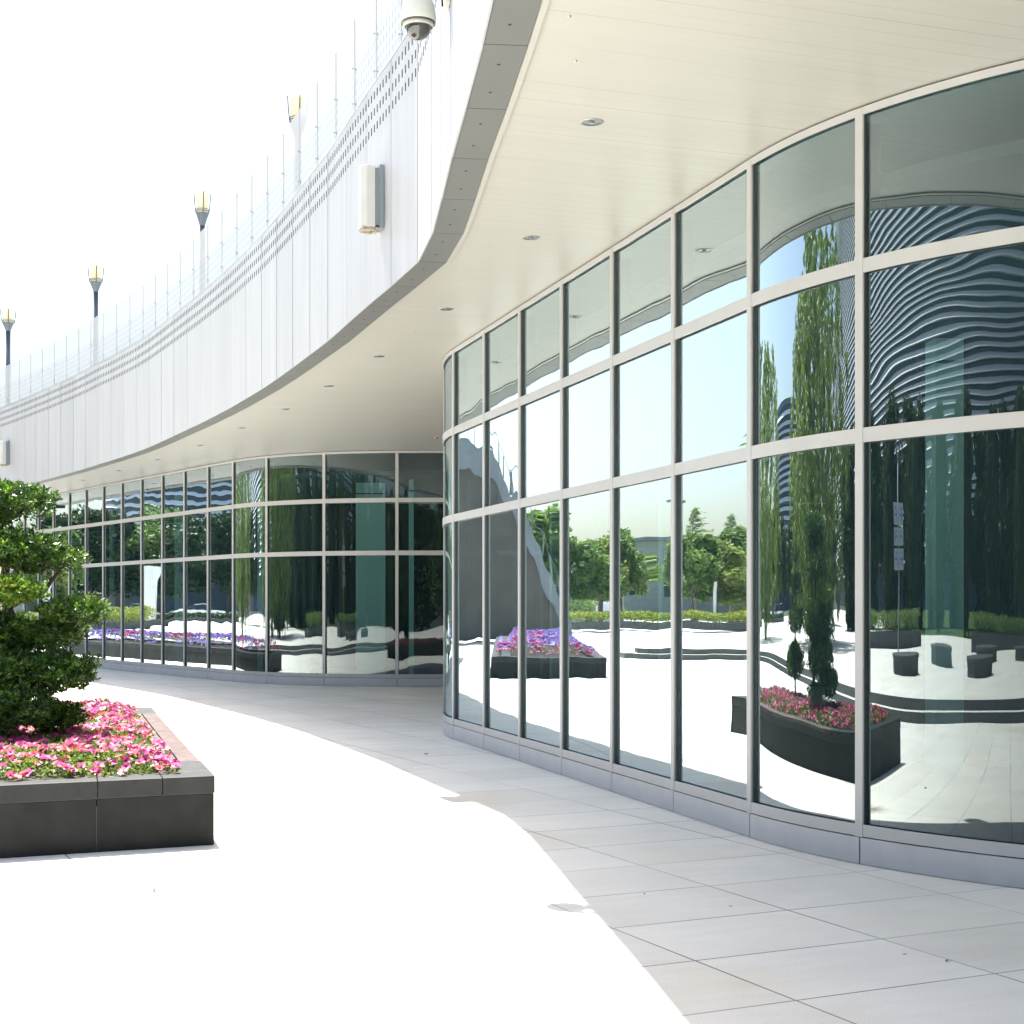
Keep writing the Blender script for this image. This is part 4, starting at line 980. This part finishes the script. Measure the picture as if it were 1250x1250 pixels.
# parked cars
def car(x, y, rz, paint, label):
    t = thing('parked_car', label, 'car', (x, y, .32), rz, 'cars parked before the tall trees')
    body = [(-2.15, .30), (-2.2, .55), (-2.1, .82), (-1.3, .92), (1.45, .90), (2.05, .78), (2.2, .5), (2.15, .28)]
    cab = [(-1.75, .90), (-1.25, 1.38), (-.2, 1.46), (.45, 1.38), (1.2, .90)]
    def ext(mb, prof, w, w2, m=0):
        n = len(prof); V = [(p[0], -w, p[1]) if p[1] < 1 else (p[0], -w2, p[1]) for p in prof] + [(p[0], w, p[1]) if p[1] < 1 else (p[0], w2, p[1]) for p in prof]
        mb.mesh_add(V, [tuple(range(n)), tuple(range(2 * n - 1, n - 1, -1))] + [(i + 1, i, n + i, n + i + 1) for i in range(n - 1)] + [(0, n - 1, 2 * n - 1, n)], m)
    mb = MB(); ext(mb, body, .86, .8); mb.build('body', paint, t, .05)
    mb = MB(); ext(mb, cab, .78, .62); mb.build('window', M_['darkglass'], t, .02)
    mb = MB(); mb.box((-.38, 0, 1.47), (1.5, 1.22, .05)); mb.build('roof', paint, t, .02)
    for sx_ in (-1.35, 1.35):
        for sy_ in (-.8, .8):
            mb = MB(); mb.lathe((sx_, sy_, .32), [(.32, -.1), (.33, 0), (.32, .1)], 20, axis=Matrix.Rotation(R(90), 3, 'X')); w_ = mb.build('wheel', M_['tyre'], t)
            mb = MB(); mb.lathe((sx_, sy_ * 1.13, .32), [(.19, -.02), (.19, .02)], 14, axis=Matrix.Rotation(R(90), 3, 'X')); mb.build('rim', M_['chrome'], w_)
    for s in (-1, 1):
        mb = MB(); mb.box((2.13, s * .6, .66), (.1, .34, .14)); mb.build('headlight', M_['chrome'], t)
        mb = MB(); mb.box((-2.13, s * .62, .72), (.08, .3, .14)); mb.build('tail_light', M_['red'], t)
car(-93.5, 88.5, R(50), M_['carwhite'], 'white car parked left of the pale blue one'); car(-95, 83, R(48), M_['carblue'], 'pale blue car parked between a white and a silver car'); car(-92.5, 94, R(52), M_['carsilver'], 'silver car parked at the left end of the row')
car(-93, 77.5, R(46), M_['carwhite'], 'white car parked at the right end of the row')

# curved stair and stone wall beyond the end of the far wing (seen in the corner panes)
t = thing('curved_stair', 'tall curved stone stair wall sweeping down to the plaza, reflected in the corner panes', 'staircase', (-27, 57.5, .16))
prof = [(-21.5, 62.5, 8.9), (-24.0, 60.3, 8.9), (-26.0, 58.8, 8.7), (-27.0, 58.0, 8.2), (-27.6, 57.6, 7.0), (-28.2, 57.2, 5.6), (-28.8, 56.8, 3.6), (-29.4, 56.4, 1.7), (-29.9, 56.1, .6)]
pp = []
for a, b in zip(prof, prof[1:]):
    for i in range(6):
        k = i / 6; pp.append(tuple(a[j] * (1 - k) + b[j] * k for j in range(3)))
pp.append(prof[-1])
def band(pp, lo, hi, th, off, name, m):
    mb = MB(); V = []
    for i, p in enumerate(pp):
        a = pp[max(0, i - 1)]; b = pp[min(len(pp) - 1, i + 1)]; d = Vector((b[0] - a[0], b[1] - a[1])).normalized(); n = Vector((-d.y, d.x))
        if n.y > 0: n = -n
        z0, z1 = lo(p), hi(p)
        o = Vector((p[0] + 27, p[1] - 57.5)) + n * off; q = o - n * th
        V += [(o.x, o.y, z0), (o.x, o.y, z1), (q.x, q.y, z1), (q.x, q.y, z0)]
    F = [(4 * i + k, 4 * i + (k + 1) % 4, 4 * i + 4 + (k + 1) % 4, 4 * i + 4 + k) for i in range(len(pp) - 1) for k in range(4)] + [(0, 1, 2, 3), (4 * len(pp) - 1, 4 * len(pp) - 2, 4 * len(pp) - 3, 4 * len(pp) - 4)]
    mb.mesh_add(V, F); return mb.build(name, m, t)
band(pp, lambda p: 0, lambda p: max(.05, p[2] - 1.25), 2.6, 0, 'stone_wall', mat('brown_stone', (.075, .066, .056), .4, 0, .5, .2, 1.2))
band(pp, lambda p: max(.0, p[2] - 1.25), lambda p: p[2], .25, .15, 'parapet', mat('blue_grey_parapet', (.17, .19, .21), .5, 0, .4, .08, 1))
band(pp, lambda p: p[2] + 1.0, lambda p: p[2] + 1.06, .06, .05, 'handrail', M_['slate'])
for i in range(0, len(pp) - 6, 3):
    p = pp[i]; mb = MB(); mb.box((p[0] + 27, p[1] - 57.5, p[2] + .5), (.05, .05, 1.0)); mb.build('rail_post', M_['slate'], t)

# bits of dry leaf on the paving
for x, y, r_, lb in ((-2.009, 8.51, .035, 'curled dry leaf on the sunlit paving in front of the planter'), (.734, 8.41, .014, 'tiny dark leaf fragment on the shaded paving right of the dome shadow'), (-.928, 16.35, .03, 'dark dry leaf on the shaded paving by the rounded wing end'),
                     (-1.14, 7.33, .012, 'tiny dark leaf fragment on the sunlit paving at the bottom centre'), (-.147, 6.42, .012, 'small dark crumb near the bottom edge of the sunlit paving'), (1.957, 6.82, .018, 'dark leaf fragment on a joint at the lower right'), (1.80, 6.95, .012, 'tiny leaf crumb just left of the fragment at the lower right')):
    mb = MB(); P = []
    for k in range(9):
        a = k / 8; w = math.sin(math.pi * a) * .38; P.append((a - .5, w, .10 + .35 * w * w * 2 + .12 * a))
    n = len(P); V = [(p[0] * r_ * 1.6, p[1] * r_, p[2] * r_) for p in P] + [(p[0] * r_ * 1.6, 0, .03 * r_) for p in P] + [(p[0] * r_ * 1.6, -p[1] * r_, p[2] * r_ * 1.3) for p in P]
    F = [(i, i + 1, n + i + 1, n + i) for i in range(n - 1)] + [(n + i, n + i + 1, 2 * n + i + 1, 2 * n + i) for i in range(n - 1)]
    mb.mesh_add(V, F); o = mb.build('dry_leaf', M_['dryleaf']); tag(o, lb, 'leaf', 'dry leaf bits on the paving'); o.location = (x, y, .003); o.rotation_euler = (0, 0, x * 7)
